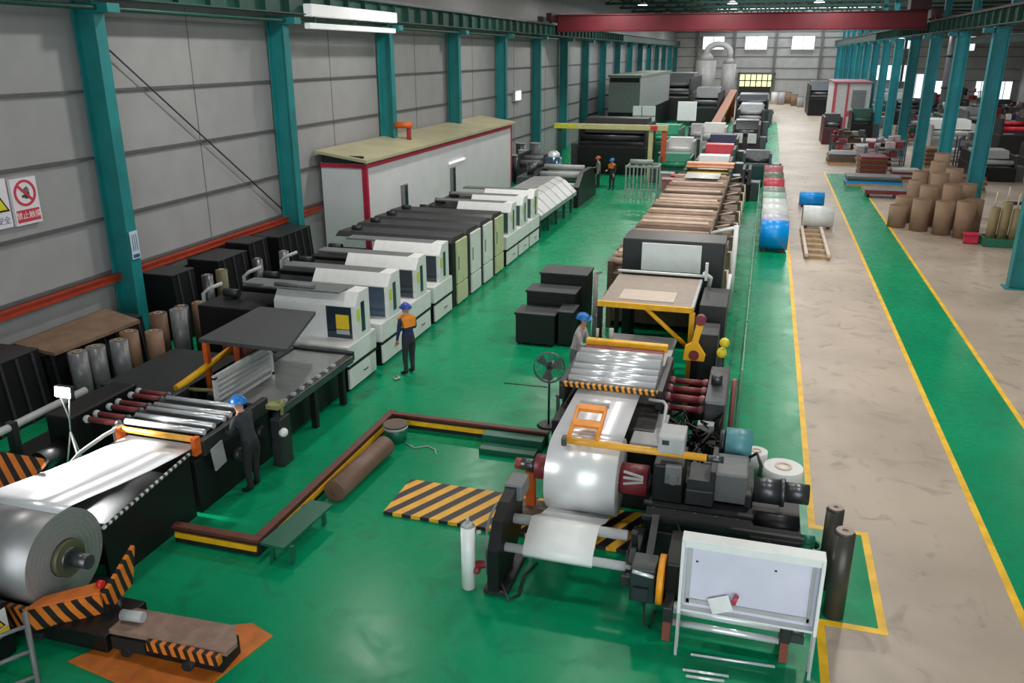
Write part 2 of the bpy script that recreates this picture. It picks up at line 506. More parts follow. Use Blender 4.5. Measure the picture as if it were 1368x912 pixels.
# wall dressing
g = MB().box(-15.62, -15.5, -4, 27.5, 1.72, 1.90)
g.box(-15.5, -15.46, -4, 27.5, 1.86, 1.90).box(-15.5, -15.46, -4, 27.5, 1.72, 1.76)
solo(g, 'pipe_rail', M('orange_red_rail', (158, 56, 32), 0.5, var=0.2), 'long orange channel rail fixed low along the grey left wall', 'rail')
solo(C((-15.55, 17.5, 7.55), (-15.55, 24.9, 2.2), 0.022, seg=8), 'brace_rod', dark, 'thin dark brace rod running diagonally across the first full wall bay', 'rod')
# lit strips between the second and third column
t = thing('strip_light', 'pale double strip light under the crane beam between two columns', 'light', (-14.6, 28.5, 7.6))
part(B(-14.72, -14.42, 25.9, 32.7, 8.36, 8.74, b=0.02), 'housing', M('lit_white_board', (236, 238, 238), 0.4, emit=0.25), t)
part(B(-14.72, -14.5, 25.9, 32.7, 7.98, 8.16, b=0.02), 'tube', M('lit_white_board', (236, 238, 238)), t)
hm = MB()
for y in (26.4, 29.3, 32.2):
    hm.box(-14.64, -14.58, y - 0.03, y + 0.03, 8.1, 8.5)
part(hm, 'bracket', dgreen, t)
# warning signs on the left wall
def wall_sign(y0, y1, z0, z1, lab, build):
    t = thing('wall_sign', lab, 'sign', (-15.6, (y0 + y1) / 2, z0), 'safety signs on the left wall')
    part(B(-15.68, -15.6, y0 , y1, z0, z1), 'board', M('sign_board', (222, 218, 224), 0.5, var=0.03), t)
    build(t, (y0 + y1) / 2, z0, z1)
def sign_tri(t, yc, z0, z1):
    blk_ = M('sign_black', (20, 20, 20), 0.5)
    part(MB().prism([(yc - 0.38, z0 + 0.35), (yc + 0.38, z0 + 0.35), (yc, z0 + 0.99)], 'x', -15.6, -15.59), 'triangle', blk_, t)
    part(MB().prism([(yc - 0.31, z0 + 0.39), (yc + 0.31, z0 + 0.39), (yc, z0 + 0.91)], 'x', -15.59, -15.58), 'triangle_face', signyel, t)
    part(MB().box(-15.58, -15.57, yc - 0.033, yc + 0.033, z0 + 0.55, z0 + 0.75).box(-15.58, -15.57, yc - 0.033, yc + 0.033, z0 + 0.44, z0 + 0.5), 'exclamation_mark', blk_, t)
    text_mesh('注意安全', 0.18, signblue, t, 'lettering', (-15.6, yc, z0 + 0.15), ((0, 1, 0), (0, 0, 1), (1, 0, 0)), 0.006)
def sign_ban(t, yc, z0, z1):
    part(MB().ring((-15.595, yc, z0 + 0.69), (1, 0, 0), 0.29, 0.235, 0.015), 'ban_ring', signred, t)
    part(MB().obox((-15.592, yc, z0 + 0.69), (0.012, 0.5, 0.055), rx=-45), 'ban_bar', signred, t)
    hd = MB().box(-15.6, -15.597, yc - 0.02, yc + 0.12, z0 + 0.56, z0 + 0.7)
    for q in range(4):
        hd.box(-15.6, -15.597, yc - 0.02 + q * 0.036, yc + 0.006 + q * 0.036, z0 + 0.7, z0 + 0.79 + 0.02 * (q % 3))
    hd.box(-15.6, -15.597, yc - 0.09, yc - 0.02, z0 + 0.59, z0 + 0.65)
    part(hd, 'hand_symbol', M('sign_dark', (60, 64, 62), 0.5), t)
    part(B(-15.6, -15.592, yc - 0.31, yc + 0.31, z0 + 0.06, z0 + 0.33), 'text_band', signred, t)
    text_mesh('禁止触摸', 0.17, M('sign_white_text', (236, 220, 224), 0.5), t, 'lettering', (-15.592, yc, z0 + 0.195), ((0, 1, 0), (0, 0, 1), (1, 0, 0)), 0.005)
wall_sign(13.42, 14.22, 3.62, 4.67, 'yellow warning triangle sign on the left wall at the edge of the photo', sign_tri)
wall_sign(14.32, 15.02, 3.6, 4.62, 'red ring prohibition sign on the left wall beside the yellow triangle', sign_ban)
t = thing('column_plate', 'small blue and white notice on the nearest left column', 'sign', (-15.0, 17.05, 2.3))
part(B(-14.97, -14.95, 16.92, 17.2, 2.3, 3.0), 'board', M('pale_blue_notice', (190, 206, 216), 0.5), t)
part(MB().box(-14.95, -14.945, 16.95, 17.17, 2.33, 2.42).box(-14.95, -14.945, 16.98, 17.0, 2.5, 2.92).box(-14.95, -14.945, 17.05, 17.07, 2.5, 2.92).box(-14.95, -14.945, 17.12, 17.14, 2.5, 2.92), 'printed_lines', M('notice_blue', (44, 84, 130), 0.5), t)
# overhead crane
t = thing('overhead_crane', 'dark red overhead travelling crane spanning the hall', 'crane', (-2.7, 61, 8.5))
part(MB().box(-14.6, 9.1, 60.6, 61.4, 8.72, 9.72, b=0.03).box(-14.6, 9.1, 60.5, 61.5, 8.66, 8.72).box(-14.6, 9.1, 60.5, 61.5, 9.72, 9.78), 'girder', red, t)
for x in (-14.85, 9.5):
    c_ = part(B(x - 0.2, x + 0.2, 59.2, 62.8, 9.3, 9.85, b=0.03), 'end_carriage', M('crane_dark', (60, 22, 28), 0.5), t)
    for y in (59.7, 62.3):
        part(C((x - 0.08, y, 9.36), (x + 0.08, y, 9.36), 0.16), 'wheel', gmetal, c_)
hp = part(MB().box(8.0, 9.2, 60.3, 61.7, 9.8, 10.4, b=0.04).cyl((8.1, 61, 10.55), (9.0, 61, 10.55), 0.25), 'hoist', M('crane_dark', (60, 22, 28)), t)
# high bay lamps
def high_bay(x, y, proto=[None]):
    if proto[0] is None:
        t = thing('high_bay_lamp', 'x', 'lamp', (x, y, 11.0), 'high bay lamps')
        part(MB().cyl((x, y, 11.25), (x, y, 11.02), 0.14, 0.42, 24), 'reflector', lgrey, t)
        part(C((x, y, 11.0), (x, y, 11.02), 0.38, seg=24), 'lens', lampglow, t)
        part(MB().box(x - 0.12, x + 0.12, y - 0.12, y + 0.12, 11.25, 11.5).cyl((x, y, 11.5), (x, y, 12.35), 0.015, seg=6), 'gear_box', dark, t)
        proto[0] = t; o = t
    else:
        o = dup_at(proto[0], (x, y, 11.0))
    side = 'over the left machines' if x < -8 else 'over the right machine line' if x < 0 else 'over the bare walkway' if x < 8 else 'in the next bay' if x < 20 else 'far right in the next bay'
    o['label'] = 'round high bay lamp hanging %s, %d metres down the hall' % (side, y)
    L = bpy.data.lights.new('lamp_light', 'AREA'); L.shape = 'DISK'; L.size = 0.8
    L.energy = LAMP_POWER * LAMP_TRIM.get((x, y), 1.0); L.color = (1.0, 0.97, 0.92)
    lo = bpy.data.objects.new('lamp_light', L); COL.objects.link(lo)
    lo.location = (x, y, 10.97)
    return o
for x, y in LAMP_SPOTS:
    high_bay(x, y)
t = thing('wall_bright_spot', 'small glowing box added as a bright spot on the wall above the long cabin', 'lamp', (-15.55, 49.9, 4.2))  # glowing box added to stand for a bright spot on the wall
part(MB().box(-15.7, -15.5, 53.2, 54.6, 4.3, 5.0, b=0.02), 'housing', lgrey, t)
part(B(-15.5, -15.48, 53.3, 54.5, 4.38, 4.92), 'lens', M('bright_spot_glow', (250, 250, 255), 0.4, emit=1.6), t)
# machine room (white cabin with red edges)
t = thing('machine_room', 'long grey cabin with red trim and cream roof behind the left machines', 'cabin', (-14.7, 36.8, 0))
part(MB().box(-15.5, -13.7, 27.7, 46.2, 0, 3.45), 'wall', M('cabin_wall', (214, 215, 218), 0.45, var=0.05, scale=1), t)
part(MB().hexa([(-15.55, 27.4, 3.8), (-13.5, 27.4, 3.5), (-13.5, 46.4, 3.5), (-15.55, 46.4, 3.8)], [(-15.55, 27.4, 3.9), (-13.5, 27.4, 3.6), (-13.5, 46.4, 3.6), (-15.55, 46.4, 3.9)]), 'roof', roofyl, t)
tr = MB().box(-13.7, -13.66, 27.66, 46.24, 3.28, 3.42).box(-13.7, -13.66, 27.66, 27.8, 0, 3.28).box(-13.7, -13.66, 46.1, 46.24, 0, 3.28)
tr.box(-15.5, -13.7, 27.64, 27.7, 3.28, 3.42).box(-13.84, -13.7, 27.64, 27.7, 0, 3.28)
part(tr, 'edge_trim', M('cabin_red_trim', (178, 34, 62), 0.45), t)
part(B(-15.4, -13.75, 27.62, 27.7, 3.44, 3.72), 'gable_painted_shade', dark, t)  # dark board drawn as the shade under the roof overhang
for y in (31.0, 36.6):
    wf = part(MB().box(-13.7, -13.64, y - 0.3, y + 0.3, 1.0, 2.25), 'window', M('cabin_window_frame', (120, 122, 124), 0.4), t)
    part(B(-13.64, -13.63, y - 0.02, y + 0.24, 1.06, 2.2), 'pane', glassd, wf)
solo(B(-13.66, -13.62, 36.1, 38.2, 2.42, 2.52, b=0.01), 'awning_strip', tubeglow, 'thin lit strip above the second window of the grey cabin', 'light')
tb = thing('roof_pipe', 'short red and orange bracket pipe standing on the cabin roof', 'pipe', (-14.5, 33.6, 3.72))
part(MB().cyl((-14.5, 33.6, 3.7), (-14.5, 33.6, 4.45), 0.1, seg=12), 'post', M('bracket_red', (176, 60, 70), 0.5), tb)
part(MB().cyl((-15.0, 33.3, 4.35), (-14.3, 33.5, 4.35), 0.13, seg=12), 'elbow', orange, tb)
# ------------------------------------------------------------------ left machine line
# uncoiler
t = thing('uncoiler', 'black uncoiler with striped guard at the bottom left of the wall side line', 'machine', (-10.6, 7.4, 0))
part(MB().box(-11.7, -9.95, 6.5, 8.35, 0, 1.1, b=0.03).box(-11.3, -10.0, 7.0, 7.9, 1.1, 1.35, b=0.03), 'housing', black, t)
part(MB().cyl((-10.0, 7.45, 0.86), (-8.3, 7.45, 0.86), 0.15).cyl((-8.3, 7.45, 0.86), (-8.02, 7.45, 0.86), 0.1), 'mandrel', gmetal, t)
part(MB().ring((-8.38, 7.45, 0.86), (1, 0, 0), 0.25, 0.15, 0.12), 'hub_collar', M('olive_collar', (92, 92, 70), 0.5, 0.3), t)
gd = part(MB().obox((-10.35, 8.45, 1.34), (1.1, 0.62, 0.05), rx=24), 'guard', haz_oy, t)
part(MB().box(-10.95, -10.85, 8.4, 8.5, 0, 1.25).box(-9.95, -9.85, 8.55, 8.65, 0, 1.3), 'guard_post', dark, t)
# coil
t = thing('steel_coil', 'large bright steel coil on the wall side uncoiler', 'coil', (-9.07, 7.45, 0.2))
part(MB().ring((-9.07, 7.45, 0.86), (1, 0, 0), 0.655, 0.26, 1.34, 64), 'wraps', coilm, t)
ed = MB()
for q in range(5):
    ed.ring((-8.399, 7.45, 0.86), (1, 0, 0), 0.32 + q * 0.07, 0.316 + q * 0.07, 0.005, 48)
part(ed, 'edge_lines', M('coil_edge_line', (136, 134, 136), 0.4, 0.4), t)  # thin darker rings on the coil face
pth = [(7.45, 1.52), (7.7, 1.505), (8.0, 1.46), (8.5, 1.37), (9.2, 1.265), (9.8, 1.2), (10.3, 1.165)]
solo(MB().sheet(pth, -9.74, -8.4), 'steel_strip', steel, 'wide bright steel strip running from the wall side coil into the leveller', 'strip')
# coil car under the coil
t = thing('coil_car', 'coil car with orange and black striped saddle under the left coil', 'cart', (-8.4, 7.05, 0))
part(MB().box(-9.5, -8.36, 6.82, 8.1, 0.02, 0.12, b=0.01).box(-9.3, -8.4, 7.0, 7.9, 0.12, 0.17), 'base', dark, t)
part(MB().hexa([(-9.05, 6.72, 0.24), (-8.36, 6.72, 0.24), (-8.36, 6.8, 0.24), (-9.05, 6.8, 0.24)], [(-9.0, 6.68, 0.58), (-8.36, 6.68, 0.58), (-8.36, 6.76, 0.58), (-9.0, 6.76, 0.58)]), 'saddle_plate', haz_o, t)
part(MB().hexa([(-8.36, 6.72, 0.24), (-7.7, 7.24, 0.28), (-7.74, 7.32, 0.28), (-8.36, 6.8, 0.24)], [(-8.36, 6.68, 0.58), (-7.68, 7.18, 0.6), (-7.72, 7.26, 0.6), (-8.36, 6.76, 0.58)]), 'saddle_plate', haz_o, t)
part(MB().hexa([(-8.36, 6.68, 0.58), (-7.7, 7.2, 0.6), (-7.82, 7.42, 0.6), (-8.34, 6.95, 0.58)], [(-8.36, 6.68, 0.61), (-7.7, 7.2, 0.63), (-7.82, 7.42, 0.63), (-8.34, 6.95, 0.61)]), 'saddle_ledge', M('ledge_orange', (206, 108, 40), 0.5), t)
part(B(-8.34, -7.36, 6.85, 7.62, 0.02, 0.27, b=0.02), 'rail_trough', black, t)
part(MB().hexa([(-7.72, 7.32, 0.3), (-7.66, 7.32, 0.3), (-7.66, 7.75, 0.4), (-7.72, 7.75, 0.4)], [(-7.68, 7.22, 0.6), (-7.62, 7.22, 0.6), (-7.62, 7.85, 0.95), (-7.68, 7.85, 0.95)]), 'saddle_side', M_stripe('orange_side_stripes', (214, 118, 40), (30, 24, 24), 'Y', 7, 0.3, 'Z'), t)
part(C((-7.80, 7.32, 0.66), (-7.73, 7.32, 0.66), 0.05), 'lock_knob', M('knob_red', (210, 40, 36), 0.4), t)
# control box and ladder in the corner
t = thing('control_box', 'black control box with a warning sticker in the bottom left corner', 'cabinet', (-9.0, 6.35, 0))
part(MB().box(-9.5, -8.52, 5.95, 6.58, 0, 0.78, b=0.02), 'body', black, t)
st = part(B(-8.52, -8.51, 6.22, 6.54, 0.34, 0.7), 'sticker', M('sticker_paper', (206, 206, 204), 0.5), t, 'white and yellow warning sticker')
part(MB().prism([(6.28, 0.47), (6.5, 0.47), (6.39, 0.67)], 'x', -8.51, -8.506), 'triangle', M('sign_black', (20, 20, 20)), st)
part(MB().prism([(6.31, 0.485), (6.47, 0.485), (6.39, 0.635)], 'x', -8.506, -8.503), 'triangle_face', sticker_y, st)
part(B(-8.51, -8.506, 6.23, 6.53, 0.36, 0.45), 'yellow_band', sticker_y, st)
t = thing('step_ladder', 'grey metal ladder leaning by the black control box at bottom left', 'ladder', (-8.0, 6.3, 0))
a0, a1 = Vector((-8.18, 6.52, 0.72)), Vector((-7.82, 6.2, 0.0))
b0, b1 = Vector((-8.42, 6.16, 0.72)), Vector((-8.06, 5.84, 0.0))
for p, q in ((a0, a1), (b0, b1)):
    part(MB().tube([p, q], 0.035, 6), 'rail', mid, t)
for f in (0.2, 0.55, 0.9):
    part(MB().tube([a0.lerp(a1, f), b0.lerp(b1, f)], 0.028, 6), 'rung', mid, t)
# mat and rail car
solo(MB().prism([(-7.75, 6.6), (-5.9, 6.3), (-5.55, 7.75), (-5.95, 7.9), (-7.4, 7.2)], 'z', 0.004, 0.02), 'floor_mat', M('orange_floor_paint', (200, 108, 34), 0.5, var=0.3, scale=3), 'worn orange floor mat under the rail car at bottom left', 'mat')
t = thing('rail_car', 'low rail car with a worn brown top plate and striped edge', 'cart', (-6.6, 7.3, 0))
part(MB().box(-7.3, -5.75, 6.95, 7.35, 0.02, 0.3, b=0.02), 'chassis', black, t)
part(MB().prism([(-7.33, 6.9), (-7.3, 6.9), (-6.1, 6.95), (-5.66, 6.95), (-5.64, 7.15), (-5.85, 7.42), (-7.3, 7.36), (-7.33, 7.3)], 'z', 0.30, 0.36), 'top_plate', M('worn_brown_plate', (146, 118, 104), 0.45, 0.2, var=0.25), t)
part(B(-6.75, -5.72, 6.86, 6.94, 0.2, 0.34), 'striped_edge', haz_o, t)
part(MB().cyl((-7.1, 6.86, 0.08), (-7.1, 7.4, 0.08), 0.07), 'wheel_axle', rubber, t)
part(C((-6.2, 6.86, 0.08), (-6.2, 7.4, 0.08), 0.07), 'wheel_axle', rubber, t)
part(B(-7.3, -6.8, 6.88, 6.95, 0.1, 0.28), 'valve_block', rubber, t)
part(C((-7.3, 7.12, 0.43), (-7.0, 7.15, 0.43), 0.07), 'cylinder', lgrey, t)
# dark bed beneath the strip with a striped guard rail
t = thing('strip_guide_bed', 'black guide bed under the bright strip with a black and white striped rail', 'machine', (-9.0, 9.2, 0))
part(MB().box(-9.7, -8.45, 8.45, 10.05, 0, 0.72, b=0.02).box(-9.7, -9.62, 8.5, 10.0, 0.72, 1.0), 'bed', black, t)
part(MB().hexa([(-8.44, 8.1, 0), (-8.38, 8.1, 0), (-8.38, 10.05, 0), (-8.44, 10.05, 0)], [(-8.44, 8.1, 0.9), (-8.38, 8.1, 0.9), (-8.38, 10.05, 1.1), (-8.44, 10.05, 1.1)]), 'side_skirt', black, t)
part(MB().tube([(-8.36, 8.1, 0.93), (-8.36, 10.05, 1.14)], 0.028, 8), 'striped_rail', haz_bw, t)
# leveller
t = thing('leveller', 'dark roll leveller with chrome rolls on the wall side line', 'machine', (-9.2, 11.2, 0))
part(MB().box(-10.1, -8.35, 10.15, 12.3, 0, 0.95, b=0.02), 'bed', black, t)
for x in (-10.06, -8.36):
    part(MB().box(x - 0.06, x + 0.06, 10.35, 12.25, 0.95, 1.24, b=0.02), 'side_frame', dark, t)
for y in (10.72, 10.98, 11.48):
    part(B(-9.98, -8.44, y - 0.1, y + 0.1, 1.12, 1.27, b=0.02), 'roll_block', black, t)
for y in (10.56, 10.82, 11.12, 11.3, 11.62):
    part(C((-9.99, y, 1.28), (-8.43, y, 1.28), 0.05), 'roll', chrome, t)
er = part(C((-9.8, 10.24, 1.3), (-8.38, 10.24, 1.3), 0.05), 'entry_roller', M('amber_roller', (226, 164, 56), 0.4), t, 'amber entry roller')
each([MB().obox((-9.82, 10.22, 1.2), (0.08, 0.14, 0.3)), MB().obox((-8.36, 10.22, 1.2), (0.08, 0.14, 0.3))], 'roller_bracket', orange, t)
for y in (10.55, 10.78, 11.1, 11.32, 11.65, 11.85):
    s_ = part(C((-10.75, y, 1.22), (-10.14, y, 1.22), 0.05), 'drive_shaft', maroon, t)
    part(MB().ball((-10.8, y, 1.22), 0.07), 'universal_joint', lgrey, s_)
    part(MB().ball((-10.14, y, 1.22), 0.065), 'universal_joint', gmetal, s_)
part(MB().box(-11.5, -10.96, 10.35, 12.0, 0, 1.3, b=0.03), 'gearbox', black, t)
part(MB().cyl((-11.2, 10.3, 0.7), (-11.2, 9.8, 0.7), 0.18), 'motor', black, t)
part(MB().obox((-8.26, 10.62, 0.85), (0.03, 0.3, 0.42), rx=8), 'tag_plate', M('grey_tag', (150, 152, 152), 0.5), t)
for z, y in ((0.6, 11.2), (0.45, 11.6), (0.7, 11.9)):
    part(C((-8.35, y, z), (-8.22, y, z), 0.12), 'hand_wheel', dark, t)
# floodlight on its stand, welding-like bright lamp
t = thing('flood_lamp', 'glaring white floodlight on a thin tripod beside the black panels', 'lamp', (-10.9, 10.25, 0))
for dx, dy in ((-0.25, -0.1), (0.25, -0.1), (0.0, 0.28)):
    part(MB().tube([(-10.9 + dx, 10.25 + dy, 0), (-10.9, 10.25, 1.1)], 0.015, 6), 'leg', lgrey, t)
part(MB().tube([(-10.9, 10.25, 1.1), (-10.87, 10.25, 1.35), (-10.98, 10.25, 1.75)], 0.012, 6).tube([(-10.87, 10.25, 1.35), (-10.78, 10.25, 1.75)], 0.012, 6), 'yoke', lgrey, t)
hd = part(MB().obox((-10.88, 10.27, 1.84), (0.34, 0.08, 0.2), rx=-8, b=0.01), 'lamp_head', dark, t)
part(MB().obox((-10.88, 10.22, 1.84), (0.3, 0.02, 0.17), rx=-8), 'lens', M('flood_glow', (255, 255, 255), 0.4, emit=26.0), hd)
L = bpy.data.lights.new('flood_light', 'SPOT'); L.energy = 700; L.spot_size = 2.6; L.shadow_soft_size = 0.12
lo = bpy.data.objects.new('flood_light', L); COL.objects.link(lo); lo.location = (-10.88, 10.1, 1.84); lo.rotation_euler = Vector((0.6, -0.72, -0.34)).to_track_quat('-Z', 'Y').to_euler()
# grey air hose by the strip
solo(MB().tube([(-10.15, 9.1, 0.0), (-10.18, 9.1, 0.5), (-10.12, 9.2, 0.95), (-9.98, 9.5, 1.2), (-9.9, 9.95, 1.3), (-9.85, 10.2, 1.33)], 0.032, 8), 'air_hose', lgrey, 'grey hose curving up to the amber roller on the wall side line', 'hose')
t = thing('long_pipe_rail', 'long grey pipe rail beside the wall side uncoiler', 'pipe', (-11.9, 9.3, 0))
part(C((-12.0, 8.4, 1.12), (-12.0, 11.8, 1.12), 0.07), 'pipe', lgrey, t)
for y in (8.8, 10.1, 11.4):
    part(B(-12.08, -11.92, y - 0.06, y + 0.06, 0, 1.2), 'post', dark, t)
# louvred white guard and yellow frame over the exit side
t = thing('louvred_guard', 'white louvred guard standing over the wall side leveller', 'guard', (-9.05, 12.7, 0.95))
part(MB().box(-9.08, -9.02, 11.75, 11.83, 0.96, 1.72).box(-9.08, -9.02, 13.55, 13.63, 0.95, 1.82).box(-9.08, -9.02, 11.75, 13.63, 1.68, 1.75).box(-9.08, -9.02, 11.75, 13.63, 1.1, 1.16), 'frame', lgrey, t)
for q in range(5):
    part(MB().obox((-9.05, 12.69, 1.24 + q * 0.1), (0.05, 1.74, 0.075), ry=28), 'slat', lgrey, t)
t = thing('lifting_gantry', 'orange yellow lifting gantry at the end of the wall side leveller', 'frame', (-10.2, 13.1, 0))
part(MB().tube([(-10.25, 12.2, 1.2), (-10.15, 13.95, 1.45)], 0.07, 8), 'beam', yellow, t)
part(MB().box(-10.25, -10.15, 13.1, 13.2, 0, 1.92), 'post', orange, t)
part(MB().box(-9.9, -9.82, 13.6, 13.68, 0.0, 1.92), 'post', orange, t)
part(MB().tube([(-10.3, 12.38, 1.12), (-9.2, 12.38, 1.2)], 0.04, 8), 'cross_tube', M('olive_tube', (140, 140, 90), 0.5), t)
part(MB().box(-10.35, -9.85, 13.85, 14.6, 1.3, 1.62, b=0.03).box(-10.2, -10.0, 14.1, 14.3, 0, 1.3), 'motor_box', maroon, t)
solo(MB().hexa([(-10.12, 12.85, 1.93), (-8.16, 12.8, 1.93), (-8.84, 15.1, 1.93), (-10.2, 15.1, 1.93)], [(-10.12, 12.85, 2.0), (-8.16, 12.8, 2.0), (-8.84, 15.1, 2.0), (-10.2, 15.1, 2.0)]), 'cover_board', M('charcoal_board', (62, 64, 66), 0.5, var=0.08), 'large charcoal board lying across the frame in front of the first white booth', 'board')
# inspection table
t = thing('inspection_table', 'steel topped inspection table between leveller and first white booth', 'table', (-8.8, 13.8, 0))
part(MB().box(-9.55, -8.3, 12.4, 15.3, 0.94, 1.0), 'table_top', M('table_steel', (166, 168, 168), 0.3, 0.5), t)
part(MB().box(-8.28, -8.12, 12.4, 15.3, 0.84, 1.0, b=0.015).box(-9.75, -9.57, 12.4, 15.3, 0.86, 1.06, b=0.015), 'side_rail', gmetal, t)
for y in (12.6, 13.7, 14.9):
    for x in (-8.22, -9.66):
        part(B(x - 0.06, x + 0.06, y - 0.06, y + 0.06, 0, 0.86), 'leg', black, t)
for q in range(7):
    part(B(-8.26, -8.16, 12.6 + q * 0.32, 12.68 + q * 0.32, 1.0, 1.06, b=0.01), 'clamp', lgrey, t)
part(MB().box(-9.5, -8.4, 12.5, 15.3, 0.1, 0.8, b=0.02), 'understructure', black, t)
part(MB().box(-9.5, -8.15, 15.3, 15.42, 0.86, 1.06, b=0.01), 'end_roller_box', dark, t)
t = thing('valve_stand', 'olive green valve stand with a white cap beside the inspection table', 'stand', (-8.0, 12.2, 0))
part(MB().box(-8.12, -7.9, 11.95, 12.3, 0, 0.95, b=0.02), 'body', dark, t)
part(MB().cyl((-8.0, 12.2, 0.95), (-8.0, 12.2, 1.25), 0.035).box(-8.2, -7.95, 12.0, 12.25, 1.12, 1.2), 'valve', M('olive_tube', (140, 140, 90)), t)
part(MB().ball((-7.88, 12.0, 0.7), 0.085), 'cap', white, t)

# booths ----------------------------------------------------------
XR = -8.38
def booth(y0, label, glass, ln=1.4, hood=True):
    t = thing('print_booth', label, 'machine', (-9.5, y0 + ln / 2, 0), 'white booths of the wall side line')
    part(MB().box(-10.6, XR - 0.05, y0, y0 + ln, 0, 0.55), 'plinth', black, t)
    dp = part(B(XR - 0.05, XR, y0 + 0.02, y0 + ln - 0.02, 0.06, 0.54, b=0.012), 'plinth_door', white, t)
    part(MB().tube([(XR + 0.005, y0 + ln * 0.5, 0.3), (XR + 0.035, y0 + ln * 0.52, 0.3), (XR + 0.035, y0 + ln * 0.62, 0.3), (XR + 0.005, y0 + ln * 0.64, 0.3)], 0.012, 6), 'handle', dark, dp)
    part(MB().box(-10.55, XR, y0 - 0.0, y0 + ln + 0.05, 0.6, 1.08, b=0.03), 'base_body', white, t)
    part(B(-10.6, XR + 0.01, y0 - 0.02, y0 + ln + 0.03, 0.55, 0.6), 'gap_shade_strip', black, t)  # black strip standing in for shade in the gap under the body
    h0 = y0 + 0.5
    part(MB().prism([(h0, 1.08), (h0, 1.86), (h0 + 0.24, 2.14), (h0 + 0.72, 2.14), (h0 + 0.72, 1.08)], 'x', -10.45, XR - 0.02), 'hood', white, t)
    part(MB().prism([(h0 + 0.26, 2.142), (h0 + 0.72, 2.142), (h0 + 0.95, 2.08), (h0 + 0.95, 2.0), (h0 + 0.26, 2.1)], 'x', -11.4, XR - 0.35), 'roof_plate', mid, t)
    part(B(-9.12, -8.5, h0 - 0.015, h0, 1.1, 1.84), 'window', glass, t)
    part(MB().box(XR - 0.02, XR - 0.005, h0 + 0.28, h0 + 0.44, 1.2, 1.9, b=0.004), 'slot_window', glassd, t)
    part(B(XR - 0.02, XR - 0.008, h0 + 0.06, h0 + 0.2, 1.5, 1.78), 'sticker', sticker_g, t, 'lime green sticker')
    rr = MB().box(-12.2, -10.6, y0 + 0.05, y0 + ln, 0, 1.72, b=0.03)
    part(rr, 'drive_housing', black, t)
    part(MB().cyl((-12.0, h0 + 0.35, 1.83), (-11.6, h0 + 0.35, 1.83), 0.1).box(-11.9, -11.7, h0 + 0.2, h0 + 0.5, 1.7, 1.76), 'motor', dark, t)
    return t
b1 = booth(15.55, 'first white print booth, nearest, with a yellow notice in its window', glassd)
part(B(-8.88, -8.56, 16.02, 16.036, 1.32, 1.66), 'window_notice', sticker_y, b1, 'yellow notice in window')
part(B(-8.88, -8.56, 16.02, 16.036, 1.2, 1.3), 'window_notice', lgrey, b1)
part(MB().box(-10.45, -8.6, 15.42, 15.56, 0.82, 0.9).box(-10.45, -8.5, 15.43, 15.53, 0.94, 1.0), 'inlet_slot', dark, b1)
part(MB().box(-10.7, -8.75, 15.98, 16.45, 2.16, 2.2, b=0.01).cyl((-10.4, 16.1, 2.24), (-9.4, 16.1, 2.24), 0.05), 'top_tray', mid, b1)
names = ['second white print booth, blue tinted window, behind the worker with orange collar', 'third white print booth counted from the front of the wall side line', 'fourth white print booth, last before the plain panel doors']
for nm, y0 in zip(names, (17.3, 19.05, 20.75)):
    booth(y0, nm, M('blue_tinted_glass', (44, 70, 96), 0.1, spec=0.8) if y0 < 18 else glassd)
def panel_unit(y0, ln, label, m1):
    t = thing('drying_cabinet', label, 'cabinet', (-9.5, y0 + ln / 2, 0), 'plain panel cabinets of the wall side line')
    part(MB().box(-10.9, XR - 0.06, y0, y0 + ln, 0, 1.98, b=0.02), 'body', black, t)
    d = part(B(XR - 0.06, XR, y0 + 0.30, y0 + ln - 0.02, 0.68, 1.97, b=0.012), 'upper_door', m1, t)
    part(MB().box(XR, XR + 0.02, y0 + 0.38, y0 + 0.41, 1.1, 1.5), 'handle', mid, d)
    part(B(XR - 0.06, XR, y0 + 0.30, y0 + ln - 0.02, 0.06, 0.64, b=0.012), 'lower_door', m1, t)
    part(MB().prism([(y0, 1.98), (y0 + ln, 1.98), (y0 + ln, 2.06), (y0 + 0.25, 2.1)], 'x', -12.2, XR - 0.1), 'roof_plate', dark, t)
    part(MB().cyl((-11.9, y0 + 0.6, 2.14), (-11.6, y0 + 0.6, 2.14), 0.08), 'motor', dark, t)
    return t
for y0, lab, m1 in ((22.35, 'cream panelled drying cabinet right behind the fourth print booth', cream), (23.65, 'white drying cabinet second in the row of plain doors', white),
                    (24.9, 'white drying cabinet third in the row of plain doors', white), (26.15, 'cream and white drying cabinet last in the row of plain doors', cream)):
    panel_unit(y0, 1.22, lab, m1)
for y0, lab in ((27.75, 'fifth white print booth, just past the plain panel cabinets'), (29.3, 'sixth white print booth with green tinted glass, far part of the wall side line'), (30.85, 'last white print booth, joined to the long silver tunnel')):
    booth(y0, lab, glassg)
